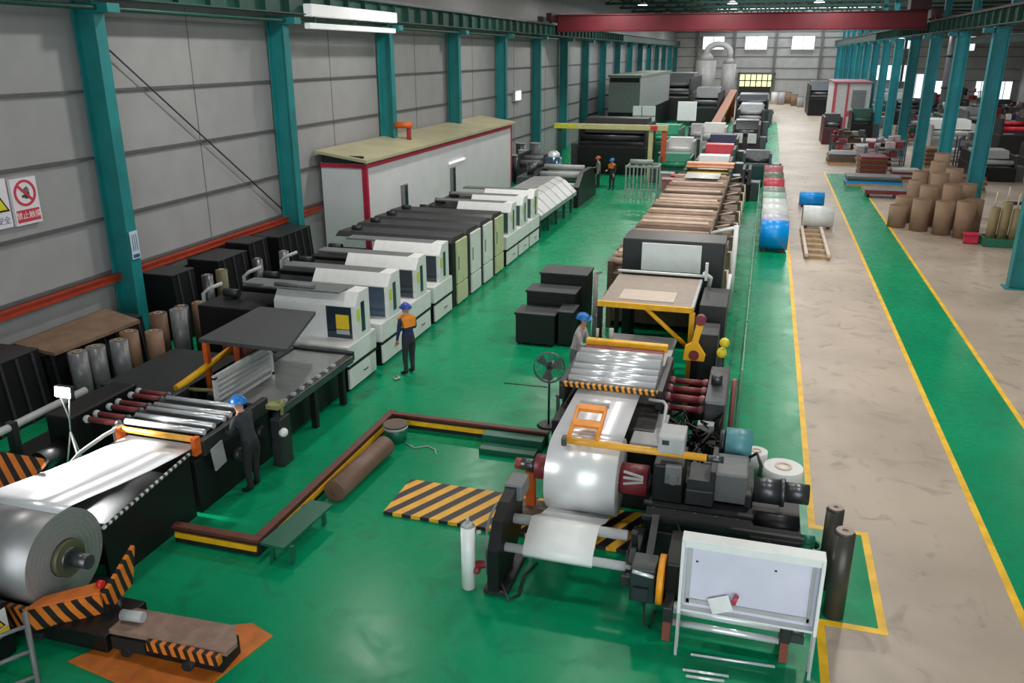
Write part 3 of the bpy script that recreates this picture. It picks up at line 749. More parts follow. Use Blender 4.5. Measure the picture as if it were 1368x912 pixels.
# tunnel conveyor
t = thing('tunnel_conveyor', 'long silver covered tunnel conveyor behind the white booths', 'conveyor', (-9.5, 35.9, 0))
part(MB().prism([(-10.9, 0.8), (-10.9, 1.35), (-10.5, 1.6), (-9.3, 1.66), (-8.95, 1.5), (-8.38, 0.98), (-8.38, 0.8)], 'y', 32.5, 39.3), 'cover', M('tunnel_silver', (176, 178, 178), 0.35, 0.4), t)
part(MB().box(-10.7, -8.5, 32.6, 39.2, 0.68, 0.8), 'bed', dark, t)
for y in (32.9, 34.4, 35.9, 37.4, 38.9):
    for x in (-8.55, -10.6):
        part(B(x - 0.06, x + 0.06, y - 0.06, y + 0.06, 0, 0.68), 'leg', dgreen, t)
for k in range(6):
    part(MB().prism([(-10.5, 1.58), (-10.5, 1.615), (-9.3, 1.675), (-8.94, 1.515), (-8.37, 0.99), (-8.4, 0.97), (-8.97, 1.48), (-9.3, 1.64)], 'y', 33.0 + k * 1.1, 33.04 + k * 1.1), 'rib', lgrey, t)
# exit rewinder beyond the tunnel
t = thing('exit_rewinder', 'dark exit rewinder with grey rolls at the far end of the wall side line', 'machine', (-9.6, 42.5, 0))
for x in (-10.9, -8.6):
    part(MB().prism([(40.2, 0), (44.8, 0), (44.6, 0.9), (43.6, 1.6), (41.4, 1.6), (40.3, 1.0)], 'x', x - 0.12, x + 0.12), 'side_frame', black, t)
for y, z, r in ((40.7, 1.0, 0.14), (41.6, 1.4, 0.16), (42.6, 1.65, 0.15), (43.5, 1.2, 0.3), (44.4, 0.75, 0.16)):
    part(C((-10.8, y, z), (-8.7, y, z), r), 'roll', lgrey if r < 0.2 else greyc, t)
part(MB().box(-11.9, -11.05, 41.0, 43.8, 0, 1.3, b=0.04).cyl((-11.4, 42.2, 1.3), (-11.4, 42.2, 1.9), 0.25), 'drive_box', gmetal, t)
t = thing('film_roll_blue', 'shiny blue grey wrapped roll on end beside the exit rewinder', 'roll', (-11.2, 46.2, 0))
part(MB().cyl((-11.2, 46.2, 0), (-11.2, 46.2, 1.75), 0.45, seg=24), 'body', M('blue_grey_wrap', (60, 88, 110), 0.2, 0.3), t)
part(MB().ball((-11.2, 46.2, 1.8), 0.36, (1, 1, 0.8)), 'cap', chrome, t)
# ------------------------------------------------------------------ floor furniture between the two lines
t = thing('kerb_barrier', 'low brown topped kerb with yellow band turning a corner on the green floor', 'kerb', (-6.9, 12, 0))
def kerb_run(x0, x1, y0, y1):
    part(B(x0 + 0.02, x1 - 0.02, y0 + 0.02, y1 - 0.02, 0.004, 0.24), 'wall', M('kerb_black', (34, 30, 34), 0.5), t)
    part(B(x0, x1, y0, y1, 0.24, 0.30, b=0.012), 'cap', M('kerb_brown', (98, 48, 36), 0.5, var=0.2), t, 'brown kerb cap')
kerb_run(-8.25, -6.72, 9.28, 9.42); kerb_run(-6.86, -6.72, 9.42, 14.35); kerb_run(-6.72, -3.45, 14.15, 14.28)
part(MB().box(-8.2, -6.76, 9.27, 9.3, 0.1, 0.19), 'yellow_band', yellow, t)
part(MB().box(-6.745, -6.715, 9.5, 14.1, 0.1, 0.19), 'yellow_band', yellow, t)
part(MB().box(-6.6, -4.7, 14.14, 14.17, 0.1, 0.19), 'yellow_band', yellow, t)
t = thing('green_step', 'two tread green step against the kerb below the fan', 'step', (-4.1, 13.9, 0))
part(MB().box(-4.7, -3.5, 13.85, 14.12, 0.005, 0.24, b=0.01), 'upper_tread', M('step_green', (22, 92, 70), 0.4), t)
part(MB().box(-4.65, -3.55, 13.5, 13.85, 0.005, 0.12, b=0.01), 'lower_tread', M('step_green', (22, 92, 70)), t)
t = thing('green_bench', 'low green bench beside the kerb corner', 'bench', (-6.35, 9.85, 0))
part(MB().obox((-6.37, 9.85, 0.32), (0.42, 1.35, 0.05), rz=-4, b=0.01), 'seat', M('step_green', (22, 92, 70)), t)
for x, y in ((-6.5, 9.3), (-6.16, 9.3), (-6.58, 10.4), (-6.24, 10.4)):
    part(B(x - 0.03, x + 0.03, y - 0.03, y + 0.03, 0.004, 0.3), 'leg', M('step_green', (22, 92, 70)), t)
t = thing('cardboard_roll', 'brown wrapped roll lying on the green floor along the kerb', 'roll', (-6.38, 12.0, 0))
part(C((-6.42, 11.1, 0.2), (-6.33, 12.95, 0.2), 0.195, seg=28), 'wrap', M('brown_roll_wrap', (112, 84, 70), 0.5, var=0.15), t)
part(MB().ring((-6.42, 11.09, 0.2), (0.05, 1, 0), 0.09, 0.06, 0.03), 'core', paper_d, t)
t = thing('paint_bucket', 'green bucket with brown lid and white bands inside the kerb corner', 'bucket', (-6.4, 13.6, 0))
part(C((-6.4, 13.6, 0.004), (-6.4, 13.6, 0.34), 0.2, 0.235, 24), 'body', M('bucket_green', (24, 110, 84), 0.4), t)
part(MB().ring((-6.4, 13.6, 0.3), (0, 0, 1), 0.245, 0.22, 0.05), 'rim_band', lgrey, t)
part(C((-6.4, 13.6, 0.34), (-6.4, 13.6, 0.365), 0.24, seg=24), 'lid', browndk, t)
solo(MB().tube([(-6.15, 13.5, 0.02), (-5.9, 13.35, 0.02), (-5.7, 13.5, 0.02), (-5.5, 13.4, 0.02), (-5.4, 13.2, 0.02)], 0.012, 6), 'cable', lgrey, 'short pale cable trailing on the floor from the bucket', 'cable')
# hazard striped plate in front of the fence side line
solo(MB().box(-5.45, -1.3, 10.95, 12.1, 0.01, 0.07), 'hazard_plate', haz_f, 'yellow and black striped floor plate under the fence side line coil', 'plate')
# black crates
def crate(x0, x1, y0, y1, h, lab):
    t = thing('black_crate', lab, 'crate', ((x0 + x1) / 2, (y0 + y1) / 2, 0), 'black crates on the green floor')
    part(MB().box(x0, x1, y0, y1, 0.06, h - 0.06, b=0.02), 'body', M('crate_black', (22, 26, 26), 0.55), t)
    part(MB().box(x0 - 0.03, x1 + 0.03, y0 - 0.03, y1 + 0.03, h - 0.06, h, b=0.015), 'lid', M('crate_lid', (36, 38, 40), 0.5), t)
    part(MB().box(x0 + 0.05, x0 + 0.2, y0, y1, 0.004, 0.06).box(x1 - 0.2, x1 - 0.05, y0, y1, 0.004, 0.06), 'skid', rubber, t)
crate(-5.75, -4.72, 19.78, 20.5, 0.88, 'front black crate of the cluster on the green floor, the lowest and widest')
crate(-4.66, -4.28, 19.95, 20.65, 0.95, 'narrow black crate at the right of the front crate')
crate(-5.72, -4.4, 20.75, 21.5, 1.22, 'middle black crate of the cluster, taller than the front one')
crate(-5.6, -4.3, 21.75, 22.7, 1.48, 'rear black crate of the cluster, the tallest')
# fan
t = thing('pedestal_fan', 'tall dark pedestal fan standing beside the kerb', 'fan', (-3.68, 15.1, 0))
part(MB().cyl((-3.68, 15.1, 0.004), (-3.68, 15.1, 0.05), 0.24, 0.2, 24), 'base', dark, t)
part(C((-3.68, 15.1, 0.05), (-3.68, 15.1, 1.2), 0.022, seg=10), 'pole', dark, t)
part(MB().cyl((-3.64, 15.24, 1.32), (-3.66, 15.05, 1.32), 0.08), 'motor', gmetal, t)
gr = MB()
for r in (0.06, 0.13, 0.2, 0.26, 0.31):
    gr.ring((-3.66, 14.97, 1.32), (0.1, -1, 0.06), r, r - 0.006, 0.006, 32)
gr.ring((-3.66, 14.99, 1.32), (0.1, -1, 0.06), 0.315, 0.3, 0.09, 36)
for k in range(16):
    a = k * math.pi / 8
    gr.tube([(-3.66 + 0.04 * math.cos(a), 14.965, 1.32 + 0.04 * math.sin(a)), (-3.66 + 0.31 * math.cos(a), 14.97, 1.32 + 0.31 * math.sin(a))], 0.003, 4)
part(gr, 'cage', gmetal, t)
bl = MB()
for k in range(3):
    a = k * 2 * math.pi / 3 + 0.4
    ca, sa = math.cos(a), math.sin(a)
    def q(r, w, dy): return (-3.66 + r * ca - w * sa, 15.0 + dy, 1.32 + r * sa + w * ca)
    bl.hexa([q(0.05, -0.04, 0.0), q(0.27, -0.12, -0.02), q(0.27, 0.1, 0.03), q(0.05, 0.04, 0.01)], [q(0.05, -0.04, 0.006), q(0.27, -0.12, -0.014), q(0.27, 0.1, 0.036), q(0.05, 0.04, 0.016)])
part(bl, 'blades', mid, t)
solo(MB().cyl((-4.6, 15.0, 0.88), (-3.72, 15.08, 0.86), 0.012, seg=6), 'rod', dark, 'thin dark rod hung sideways on the fan pole', 'rod')
solo(MB().tube([(-7.75, 16.7, 0.03), (-7.65, 16.6, 0.05), (-7.7, 16.5, 0.03), (-7.78, 16.58, 0.03)], 0.03, 6), 'wire_coil', lgrey, 'small bundle of pale wire on the floor by the worker with orange collar', 'bundle')

# ------------------------------------------------------------------ things along the left wall
def wall_roll(x, y, h, r, m, lab, lean=0.0):
    t = thing('wrapped_roll', lab, 'roll', (x, y, 0), 'rolls standing along the left wall')
    part(C((x, y, 0.0), (x - lean, y, h), r, seg=22), 'wrap', m, t)
    part(MB().ring((x - lean, y, h + 0.01), (0, 0, 1), r * 0.5, r * 0.3, 0.03, 20), 'core', M('roll_core', (150, 132, 112), 0.7), t)
    return t
wr = [(-13.5, 13.25, 1.25, 0.19, wrap, 'leftmost grey plastic wrapped roll behind the floodlight'),
      (-13.45, 13.7, 1.22, 0.2, wrap, 'second grey plastic wrapped roll behind the floodlight'),
      (-13.2, 14.12, 1.25, 0.19, wrap, 'third grey plastic wrapped roll behind the floodlight'),
      (-13.25, 14.52, 1.32, 0.2, M('brown_roll', (112, 84, 62), 0.55), 'brown roll right of the grey wrapped rolls under the tarpaulin'),
      (-12.95, 14.95, 1.22, 0.19, M('brown_roll_pale', (126, 98, 76), 0.6), 'paler brown roll with a scuffed top, in front of the wall column'),
      (-13.15, 15.4, 1.5, 0.2, M('brown_roll_dark', (92, 66, 48), 0.55), 'tall brown roll next to the foot of the nearest left column'),
      (-12.95, 15.85, 1.48, 0.19, wrap, 'grey roll with torn brown band beside the nearest left column'),
      (-13.45, 16.6, 1.3, 0.17, gmetal, 'dark grey roll first of the pair right of the nearest left column'),
      (-13.2, 16.95, 1.32, 0.17, M('brown_roll', (112, 84, 62)), 'brown roll second of the pair right of the nearest left column'),
      (-14.1, 18.6, 1.55, 0.15, gmetal, 'dark grey tall roll among black boards under the orange rail'),
      (-14.0, 19.1, 1.58, 0.16, M('olive_roll', (92, 86, 62), 0.55), 'olive roll beside the dark grey tall roll under the orange rail'),
      (-14.1, 21.0, 1.45, 0.15, gmetal, 'dark roll standing left of the second left column'),
      (-14.0, 22.3, 1.4, 0.15, wrap, 'grey wrapped roll nearest the second left column')]
for a in wr:
    wall_roll(*a)
solo(MB().hexa([(-14.9, 13.0, 1.3), (-13.75, 12.9, 1.25), (-13.6, 15.3, 1.25), (-14.8, 15.6, 1.34)], [(-14.9, 13.0, 1.38), (-13.75, 12.9, 1.32), (-13.6, 15.3, 1.33), (-14.8, 15.6, 1.42)]), 'tarpaulin_board', tarp, 'brown tarpaulin covered board lying over the wall cabinets behind the grey rolls', 'board')
def wall_cabinet(y0, y1, x0, x1, h, lab, lean=0.15):
    t = thing('storage_box', lab, 'box', ((x0 + x1) / 2, (y0 + y1) / 2, 0), 'black boards and boxes along the left wall')
    part(MB().hexa([(x0, y0, 0), (x1, y0, 0), (x1, y1, 0), (x0, y1, 0)], [(x0, y0, h), (x1 - lean, y0, h), (x1 - lean, y1, h), (x0, y1, h)]), 'body', M('black_board', (17, 18, 19), 0.5, var=0.2, spec=0.3), t)
    part(MB().box(x0, x1 - lean + 0.02, y0, y1, h, h + 0.04, b=0.01), 'top_edge', dark, t)
    nb = max(2, int((y1 - y0) / 0.36))
    for q in range(nb):
        yy = y0 + (q + 0.5) * (y1 - y0) / nb
        part(MB().hexa([(x1, yy - 0.03, 0), (x1 + 0.03, yy - 0.03, 0), (x1 + 0.03, yy + 0.03, 0), (x1, yy + 0.03, 0)], [(x1 - lean, yy - 0.03, h), (x1 - lean + 0.03, yy - 0.03, h), (x1 - lean + 0.03, yy + 0.03, h), (x1 - lean, yy + 0.03, h)]), 'batten', M('batten_grey', (58, 58, 60) if q % 3 else (44, 46, 50), 0.5), t)
wall_cabinet(8.0, 10.0, -15.4, -14.0, 1.35, 'black boxed panel at the left photo edge near the grey pipe rail')
wall_cabinet(10.1, 12.8, -15.4, -13.9, 1.4, 'black boxed panel left of the grey wrapped rolls')
wall_cabinet(12.9, 15.9, -15.3, -13.9, 1.2, 'black bench box carrying the brown tarpaulin board')
wall_cabinet(17.5, 18.4, -15.3, -14.2, 1.75, 'tall black board just right of the nearest left column')
wall_cabinet(19.4, 20.8, -15.3, -14.15, 1.7, 'tall black board in the middle between the first two left columns')
wall_cabinet(21.2, 22.2, -15.3, -14.35, 1.8, 'tall black board farther along between the first two left columns')
wall_cabinet(22.6, 24.6, -15.3, -14.2, 1.72, 'black board standing in front of the second left column')
wall_cabinet(12.6, 14.9, -12.4, -10.6, 0.85, 'low black box behind the charcoal board on the wall side line', 0.05)
t = thing('black_post', 'grey post leaning among the black panels at the left edge', 'post', (-12.9, 9.6, 0))
part(MB().tube([(-12.9, 9.6, 0), (-13.2, 9.7, 1.5)], 0.07, 8), 'post', mid, t)
part(MB().box(-13.05, -12.75, 9.45, 9.75, 0, 0.04), 'foot', dark, t)
solo(B(-13.3, -11.75, 5, 12.5, 0.004, 0.02), 'rubber_mat', rubber, 'black rubber matting on the floor between the wall panels and wall side line', 'mat')
for k, y in enumerate((16.4, 18.1, 19.9)):
    solo(MB().tube([(-12.6, y, 0), (-12.6, y, 1.75), (-12.5, y + 0.1, 1.85), (-12.25, y + 0.3, 1.95)], 0.05, 8), 'spray_pipe', lgrey,
         'pale pipe stub rising behind %s' % ['the first white booth', 'the second white booth', 'the third white booth'][k], 'pipe', 'pipe stubs behind the booths')
# ------------------------------------------------------------------ right machine line: uncoiler end
t = thing('decoiler', 'big black decoiler drive with gearboxes and motors in the right foreground', 'machine', (-0.1, 11.8, 0))
part(MB().prism([(10.75, 0.0), (12.55, 0.0), (12.55, 0.95), (10.95, 0.95), (10.75, 0.8)], 'x', -1.15, 0.34).prism([(10.75, 0.0), (11.9, 0.0), (11.9, 0.8), (10.95, 0.8), (10.75, 0.7)], 'x', 0.34, 1.02), 'base', black, t)
part(MB().box(-1.2, 1.05, 10.72, 10.78, 0.78, 0.84).box(-1.2, 0.36, 10.9, 10.98, 0.93, 0.97).tube([(-0.7, 10.74, 0.85), (-0.45, 10.7, 0.2)], 0.02, 6).tube([(0.55, 10.74, 0.75), (0.95, 10.7, 0.3)], 0.02, 6), 'rail_edge', dark, t)
tw = part(MB().box(-1.1, -0.66, 11.0, 11.75, 0.95, 1.55, b=0.03), 'tower', black, t)
part(MB().box(-1.06, -0.68, 11.05, 11.55, 1.72, 1.98, b=0.02), 'tower_cover', lgrey, t, 'light grey bearing cover')
part(MB().box(-1.0, -0.9, 11.04, 11.06, 1.86, 1.93), 'cover_hole', dark, tw)
part(MB().box(-0.92, -0.68, 10.92, 11.0, 1.3, 1.6, b=0.02).cyl((-0.8, 10.85, 1.4), (-0.8, 11.0, 1.4), 0.07), 'clamp_block', mid, t)
part(MB().box(-0.62, -0.22, 11.0, 11.9, 0.97, 1.22, b=0.02).box(-0.6, -0.24, 11.05, 11.1, 1.22, 1.36), 'bearing_cradle', dark, t)
part(MB().box(-0.24, 0.24, 11.2, 11.9, 0.97, 1.44, b=0.03), 'gearbox', mid, t, 'grey gearbox')
each([MB().box(-0.29, -0.21, 11.1, 11.95, 0.97, 1.5, b=0.01), MB().box(0.22, 0.32, 11.2, 11.5, 0.9, 1.15, b=0.02)], 'gearbox_flange', dark, t)
bm_ = part(MB().cyl((-0.13, 12.3, 1.42), (0.27, 12.3, 1.42), 0.25, seg=28), 'blue_motor', tealm, t, 'teal painted motor')
part(MB().cyl((-0.22, 12.3, 1.42), (-0.13, 12.3, 1.42), 0.2).box(-0.1, 0.2, 12.15, 12.45, 0.97, 1.2), 'motor_mount', dark, bm_)
part(MB().cyl((0.34, 11.55, 1.08), (0.72, 11.55, 1.08), 0.19, seg=24).cyl((0.72, 11.55, 1.08), (0.78, 11.55, 1.08), 0.21, seg=24).cyl((0.78, 11.55, 1.1), (1.12, 11.55, 1.1), 0.15, seg=24), 'drive_motor', gmetal, t)
part(MB().cyl((0.4, 11.15, 0.78), (1.0, 11.15, 0.78), 0.15, seg=22).box(0.35, 1.02, 11.0, 11.5, 0.5, 0.65, b=0.02), 'pump_motor', black, t)
each([MB().tube([(0.1, 12.1, 1.2), (0.35, 12.0, 1.45), (0.42, 11.8, 1.35), (0.4, 11.7, 1.15)], 0.025, 8), MB().tube([(-0.2, 12.6, 1.3), (-0.35, 12.5, 1.5), (-0.5, 12.2, 1.4)], 0.02, 6)], 'cable', rubber, t)
part(MB().cyl((-3.2, 11.4, 1.05), (-2.95, 11.4, 1.05), 0.1).cyl((-2.7, 11.4, 1.05), (-1.15, 11.4, 1.05), 0.12), 'mandrel_shaft', gmetal, t)
each([MB().cyl((-2.96, 11.4, 1.05), (-2.705, 11.4, 1.05), 0.2, seg=26), MB().cyl((-1.615, 11.4, 1.05), (-1.2, 11.4, 1.05), 0.24, seg=26)], 'mandrel_segment', maroon, t)
part(C((-3.3, 11.4, 1.05), (-3.2, 11.4, 1.05), 0.09), 'mandrel_tip', M('tip_red', (150, 56, 50), 0.5), t)
sg = MB()
for q in range(3):
    sg.obox((-1.4, 11.15, 1.12 + q * 0.07), (0.3, 0.03, 0.03), ry=12 * (q - 1))
part(sg, 'expander_link', lgrey, t)
pa = part(C((-2.45, 11.12, 1.7), (-0.36, 11.12, 1.7), 0.055), 'press_arm', M('amber_roller', (226, 164, 56)), t, 'amber press arm')
part(MB().cyl((-0.36, 11.12, 1.7), (-0.12, 11.12, 1.7), 0.05).box(-2.5, -2.42, 11.05, 11.19, 1.62, 1.76, b=0.02), 'arm_end', gmetal, pa)
fr = MB()
fr.tube([(-2.4, 11.12, 1.74), (-2.42, 11.95, 1.92)], 0.035, 8).tube([(-1.97, 11.12, 1.74), (-1.99, 11.95, 1.92)], 0.035, 8)
fr.obox((-2.2, 11.9, 1.92), (0.42, 0.14, 0.06), rx=12).obox((-2.19, 11.5, 1.83), (0.42, 0.16, 0.05), rx=12)
part(fr, 'press_frame', M('press_orange', (232, 142, 40), 0.45), t, 'orange press roller frame')
part(MB().cyl((-2.42, 12.05, 1.93), (-1.95, 12.05, 1.93), 0.045), 'press_roller', lgrey, t)
hb = []
random.seed(5)
for k in range(12):
    x = -0.62 + 0.05 * k; y = 12.0 + 0.05 * (k % 4); z = 0.97
    hb.append(MB().tube([(x, y, z), (x + random.uniform(-.08, .08), y + 0.08, z + random.uniform(.2, .4)), (x + random.uniform(-.12, .12), y + 0.25, z + random.uniform(.15, .35)), (x + random.uniform(-.1, .1), y + 0.4, z)], 0.018, 6))
each(hb, 'hydraulic_hose', rubber, t)
each([B(-0.6 + 0.17 * k, -0.48 + 0.17 * k, 12.0, 12.14, 0.96, 1.12 + 0.06 * (k % 2), b=0.01) for k in range(3)], 'valve_block', mid, t)
each([C((-1.05 + 0.3 * k, 10.94, 0.89), (-1.05 + 0.3 * k, 10.88, 0.88), 0.03, seg=8) for k in range(5)], 'bolt_head', gmetal, t)
part(MB().box(-1.02, -0.1, 10.7, 10.76, 0.18, 0.62, b=0.01), 'access_cover', dark, t)
t = thing('outboard_support', 'orange outboard support post at the free end of the right coil mandrel', 'stand', (-3.05, 11.45, 0))
part(MB().obox((-3.06, 11.42, 0.62), (0.14, 0.12, 0.66), rx=4), 'post', orange, t)
part(MB().box(-3.3, -2.75, 11.3, 11.62, 0.075, 0.32, b=0.03).cyl((-3.3, 11.25, 0.25), (-2.8, 11.25, 0.25), 0.09), 'foot', browndk, t)
part(MB().tube([(-2.85, 11.4, 0.2), (-2.2, 11.4, 0.22)], 0.06, 8), 'tie_bar', M('olive_tube', (140, 140, 90)), t)
t = thing('slit_coil', 'silver white coil on the mandrel of the right decoiler', 'coil', (-2.16, 11.4, 0.45))
part(MB().ring((-2.16, 11.4, 1.05), (1, 0, 0), 0.6, 0.2, 1.08, 64), 'wraps', M('bright_coil', (234, 234, 236), 0.3, 0.25, var=0.03, scale=2), t)
part(MB().ring((-2.16, 11.4, 1.05), (1, 0, 0), 0.199, 0.15, 1.06, 32), 'core_sleeve', gmetal, t)
pth = [(11.4, 1.652), (11.7, 1.655), (12.1, 1.665), (12.7, 1.675), (13.3, 1.68), (13.6, 1.68)]
solo(MB().sheet(pth, -2.7, -1.62), 'feed_strip', steel, 'bright steel strip passing from the right coil up into the roll stand', 'strip')
pth = [(11.4, 0.442), (11.0, 0.56), (10.6, 0.70), (10.2, 0.90), (10.1, 0.945), (10.0, 0.93), (9.75, 0.82), (9.62, 0.74), (9.57, 0.65), (9.6, 0.58)]
solo(MB().sheet(pth, -2.68, -1.7), 'film_web', M('white_film', (226, 226, 226), 0.35, var=0.03), 'white web hanging from the right coil over two front rollers', 'web')
# front interleaf winder
t = thing('web_winder', 'black framed winder with two pale rollers at the front of the fence side line', 'machine', (-2.0, 9.8, 0))
part(MB().prism([(9.35, 0.1), (9.95, 0.02), (10.55, 0.5), (10.62, 1.15), (10.35, 1.28), (9.9, 1.22), (9.6, 1.08), (9.35, 0.75)], 'x', -3.12, -2.96), 'outboard_plate', black, t)
part(MB().box(-3.2, -2.85, 9.4, 10.5, 0.004, 0.1, b=0.02), 'outboard_base', dark, t)
part(MB().box(-3.15, -2.88, 10.25, 10.66, 1.05, 1.3, b=0.02), 'outboard_cap', mid, t)
part(MB().tube([(-3.15, 9.45, 0.3), (-3.17, 9.4, 0.8), (-3.16, 9.6, 1.12), (-3.14, 9.85, 1.2), (-3.15, 9.95, 0.95)], 0.018, 6), 'cable', mid, t)
part(MB().tube([(-2.98, 9.5, 0.2), (-2.8, 9.3, 0.05), (-2.7, 9.5, 0.02), (-2.75, 9.9, 0.05), (-2.65, 10.3, 0.03)], 0.022, 6), 'hose', dark, t)
part(MB().cyl((-3.35, 9.55, 0.35), (-3.1, 9.6, 0.4), 0.06).ball((-3.33, 9.5, 0.3), 0.06), 'valve', maroon, t)
part(MB().cyl((-2.95, 10.1, 0.86), (-1.3, 10.1, 0.86), 0.075), 'upper_roller', lgrey, t)
part(MB().cyl((-2.95, 9.65, 0.66), (-1.25, 9.65, 0.66), 0.065).cyl((-3.05, 9.65, 0.66), (-0.75, 9.65, 0.66), 0.03), 'lower_roller', lgrey, t)
part(MB().box(-1.3, -1.12, 9.5, 10.8, 0.45, 0.62, b=0.02).obox((-1.2, 10.1, 0.75), (0.08, 0.08, 0.5), rx=20).obox((-1.18, 9.75, 0.62), (0.08, 0.1, 0.5), rx=-15).box(-1.28, -1.1, 10.5, 10.75, 0.0, 0.5), 'inboard_frame', dark, t)
part(MB().obox((-0.98, 10.25, 0.72), (0.1, 0.9, 0.08), rx=24), 'swing_arm', gmetal, t)
mb = part(MB().box(-1.15, -0.82, 9.35, 9.75, 0.35, 0.86, b=0.02).box(-1.1, -0.9, 9.3, 9.36, 0.42, 0.6), 'motor_box', M('motor_dark_green', (32, 44, 46), 0.45), t)
part(C((-1.12, 9.34, 0.82), (-0.84, 9.34, 0.78), 0.025), 'trim_rod', chrome, mb)
part(MB().cyl((-0.79, 9.5, 0.66), (-0.71, 9.5, 0.66), 0.33, seg=32), 'pulley_guard', M('amber_guard', (232, 150, 32), 0.4), t, 'amber round pulley guard')
part(MB().box(-0.71, -0.5, 9.45, 10.3, 0.3, 0.95, b=0.03).cyl((-0.7, 9.6, 0.45), (-0.45, 9.6, 0.45), 0.09), 'side_gearbox', black, t)
part(MB().tube([(-0.95, 9.4, 0.4), (-0.92, 9.25, 0.1), (-0.85, 9.3, 0.02), (-0.8, 9.45, 0.2)], 0.018, 6), 'loop_cable', rubber, t)
t = thing('gas_cylinder', 'tall white cylinder standing left of the black web winder', 'cylinder', (-3.45, 9.5, 0))
part(C((-3.45, 9.5, 0.004), (-3.45, 9.5, 1.0), 0.1, seg=24), 'body', white, t)
part(MB().cyl((-3.45, 9.5, 1.0), (-3.45, 9.5, 1.05), 0.1, 0.05, 24).cyl((-3.45, 9.5, 1.05), (-3.45, 9.5, 1.13), 0.022), 'cap', lgrey, t)
part(MB().cyl((-3.34, 9.55, 0.88), (-3.28, 9.58, 0.88), 0.03), 'clip', lgrey, t)
# white tray stand in front
t = thing('tray_stand', 'white upright tray stand on thin legs in the right foreground', 'stand', (0.33, 8.95, 0))
part(MB().box(-0.45, 1.11, 9.04, 9.06, 0.66, 1.66), 'back_panel', M('tray_lilac_white', (210, 206, 224), 0.4, var=0.06, scale=2), t)
fm = MB().box(-0.49, 1.15, 8.88, 9.08, 1.66, 1.70, b=0.008).box(-0.49, -0.45, 8.88, 9.08, 0.64, 1.66).box(1.11, 1.15, 8.88, 9.08, 0.64, 1.66).box(-0.45, 1.11, 8.94, 9.08, 0.64, 0.67).box(-0.45, 1.11, 8.9, 8.92, 1.58, 1.66)
part(fm, 'frame', white, t)
part(MB().box(-0.40, 1.06, 9.02, 9.04, 0.72, 0.78).box(-0.42, -0.36, 9.02, 9.04, 0.7, 1.55).box(1.03, 1.07, 9.02, 9.04, 0.7, 1.55), 'stiffener', lgrey, t)
for x, y in ((-0.47, 8.9), (1.13, 8.9), (-0.47, 9.06), (1.13, 9.06)):
    part(B(x - 0.018, x + 0.018, y - 0.018, y + 0.018, 0.004, 0.66), 'leg', lgrey, t)
each([MB().obox((-0.3, 9.035, 1.32), (0.03, 0.01, 0.02)), MB().obox((0.62, 9.035, 1.36), (0.03, 0.01, 0.02))], 'bolt', dark, t)
solo(MB().obox((0.02, 8.97, 0.80), (0.26, 0.006, 0.2), rx=-14, ry=-24), 'paper_tag', M('tag_paper', (226, 224, 224), 0.6), 'loose white paper card resting against the white tray panel', 'card')
solo(MB().cyl((0.17, 8.96, 0.85), (0.2, 8.96, 0.97), 0.03), 'tape_reel', M('tape_pink', (196, 70, 96), 0.5), 'small pink red tape reel beside the paper card on the white tray', 'tape')
# chrome rolls under the tray stand
t = thing('guide_roll_stand', 'low stand with chrome guide rolls under the white tray', 'machine', (0.1, 9.3, 0))
for y, z, r in ((9.22, 0.46, 0.075), (9.4, 0.38, 0.05), (9.2, 0.26, 0.045)):
    part(C((-0.55, y, z), (0.76, y, z), r), 'roll', chrome, t)
part(MB().cyl((-0.02, 9.5, 0.42), (0.76, 9.5, 0.42), 0.12), 'rubber_roll', M('green_black_rubber', (34, 46, 44), 0.5), t)
for x in (-0.62, 0.83):
    part(MB().box(x - 0.06, x + 0.06, 9.1, 9.6, 0.3, 0.52, b=0.015), 'bearing_block', dark, t)
    each([B(x - 0.05, x + 0.05, 9.12, 9.22, 0.004, 0.3), B(x - 0.05, x + 0.05, 9.48, 9.58, 0.004, 0.3)], 'foot', M('foot_red_brown', (132, 70, 58), 0.5), t)
part(MB().cyl((0.86, 9.2, 0.46), (1.04, 9.2, 0.46), 0.06).box(0.9, 1.05, 9.15, 9.35, 0.3, 0.42), 'coupling', gmetal, t)
for (x0, y0, x1, y1) in ((-0.28, 8.93, 0.74, 9.0), (-0.35, 8.62, 0.2, 8.66), (-0.3, 8.52, 0.15, 8.56)):
    solo(C((x0, y0, 0.022), (x1, y1, 0.022), 0.018, seg=10), 'steel_rod', chrome, 'thin bright rod on the floor %s' % ('nearest the chrome roll stand' if y0 > 8.8 else 'middle one of three below the white tray' if y0 > 8.6 else 'farthest from the chrome roll stand'), 'rod', 'bright rods on the floor')
# rubber rolls at the right
for (x, y, h, r, lab) in ((1.5, 10.3, 1.28, 0.135, 'front dark rubber roll standing upright right of the white tray'), (1.43, 10.95, 1.25, 0.12, 'rear dark rubber roll standing behind the front one')):
    t = thing('rubber_roll', lab, 'roll', (x, y, 0), 'standing rubber rolls')
    part(MB().cyl((x, y, 0.006), (x, y, h), r, seg=28).cyl((x, y, h), (x, y, h + 0.03), r, r * 0.85, 28), 'body', M('roll_dark_olive', (62, 60, 54), 0.35, var=0.15), t)
    part(MB().ring((x, y, h + 0.035), (0, 0, 1), r * 0.82, r * 0.3, 0.015, 24), 'end_face', M('roll_end_pale', (168, 150, 138), 0.6), t)
hs = MB()
for k in range(3):
    hs.tube([(1.22 + 0.18 * math.cos(a), 11.75 + 0.18 * math.sin(a), 0.05 + 0.05 * k) for a in [2 * math.pi * i / 20 for i in range(20)]], 0.025, 6, True)
solo(hs, 'hose_coil', M('hose_green', (34, 120, 88), 0.4), 'coiled green hose on the floor behind the standing rubber rolls', 'hose')
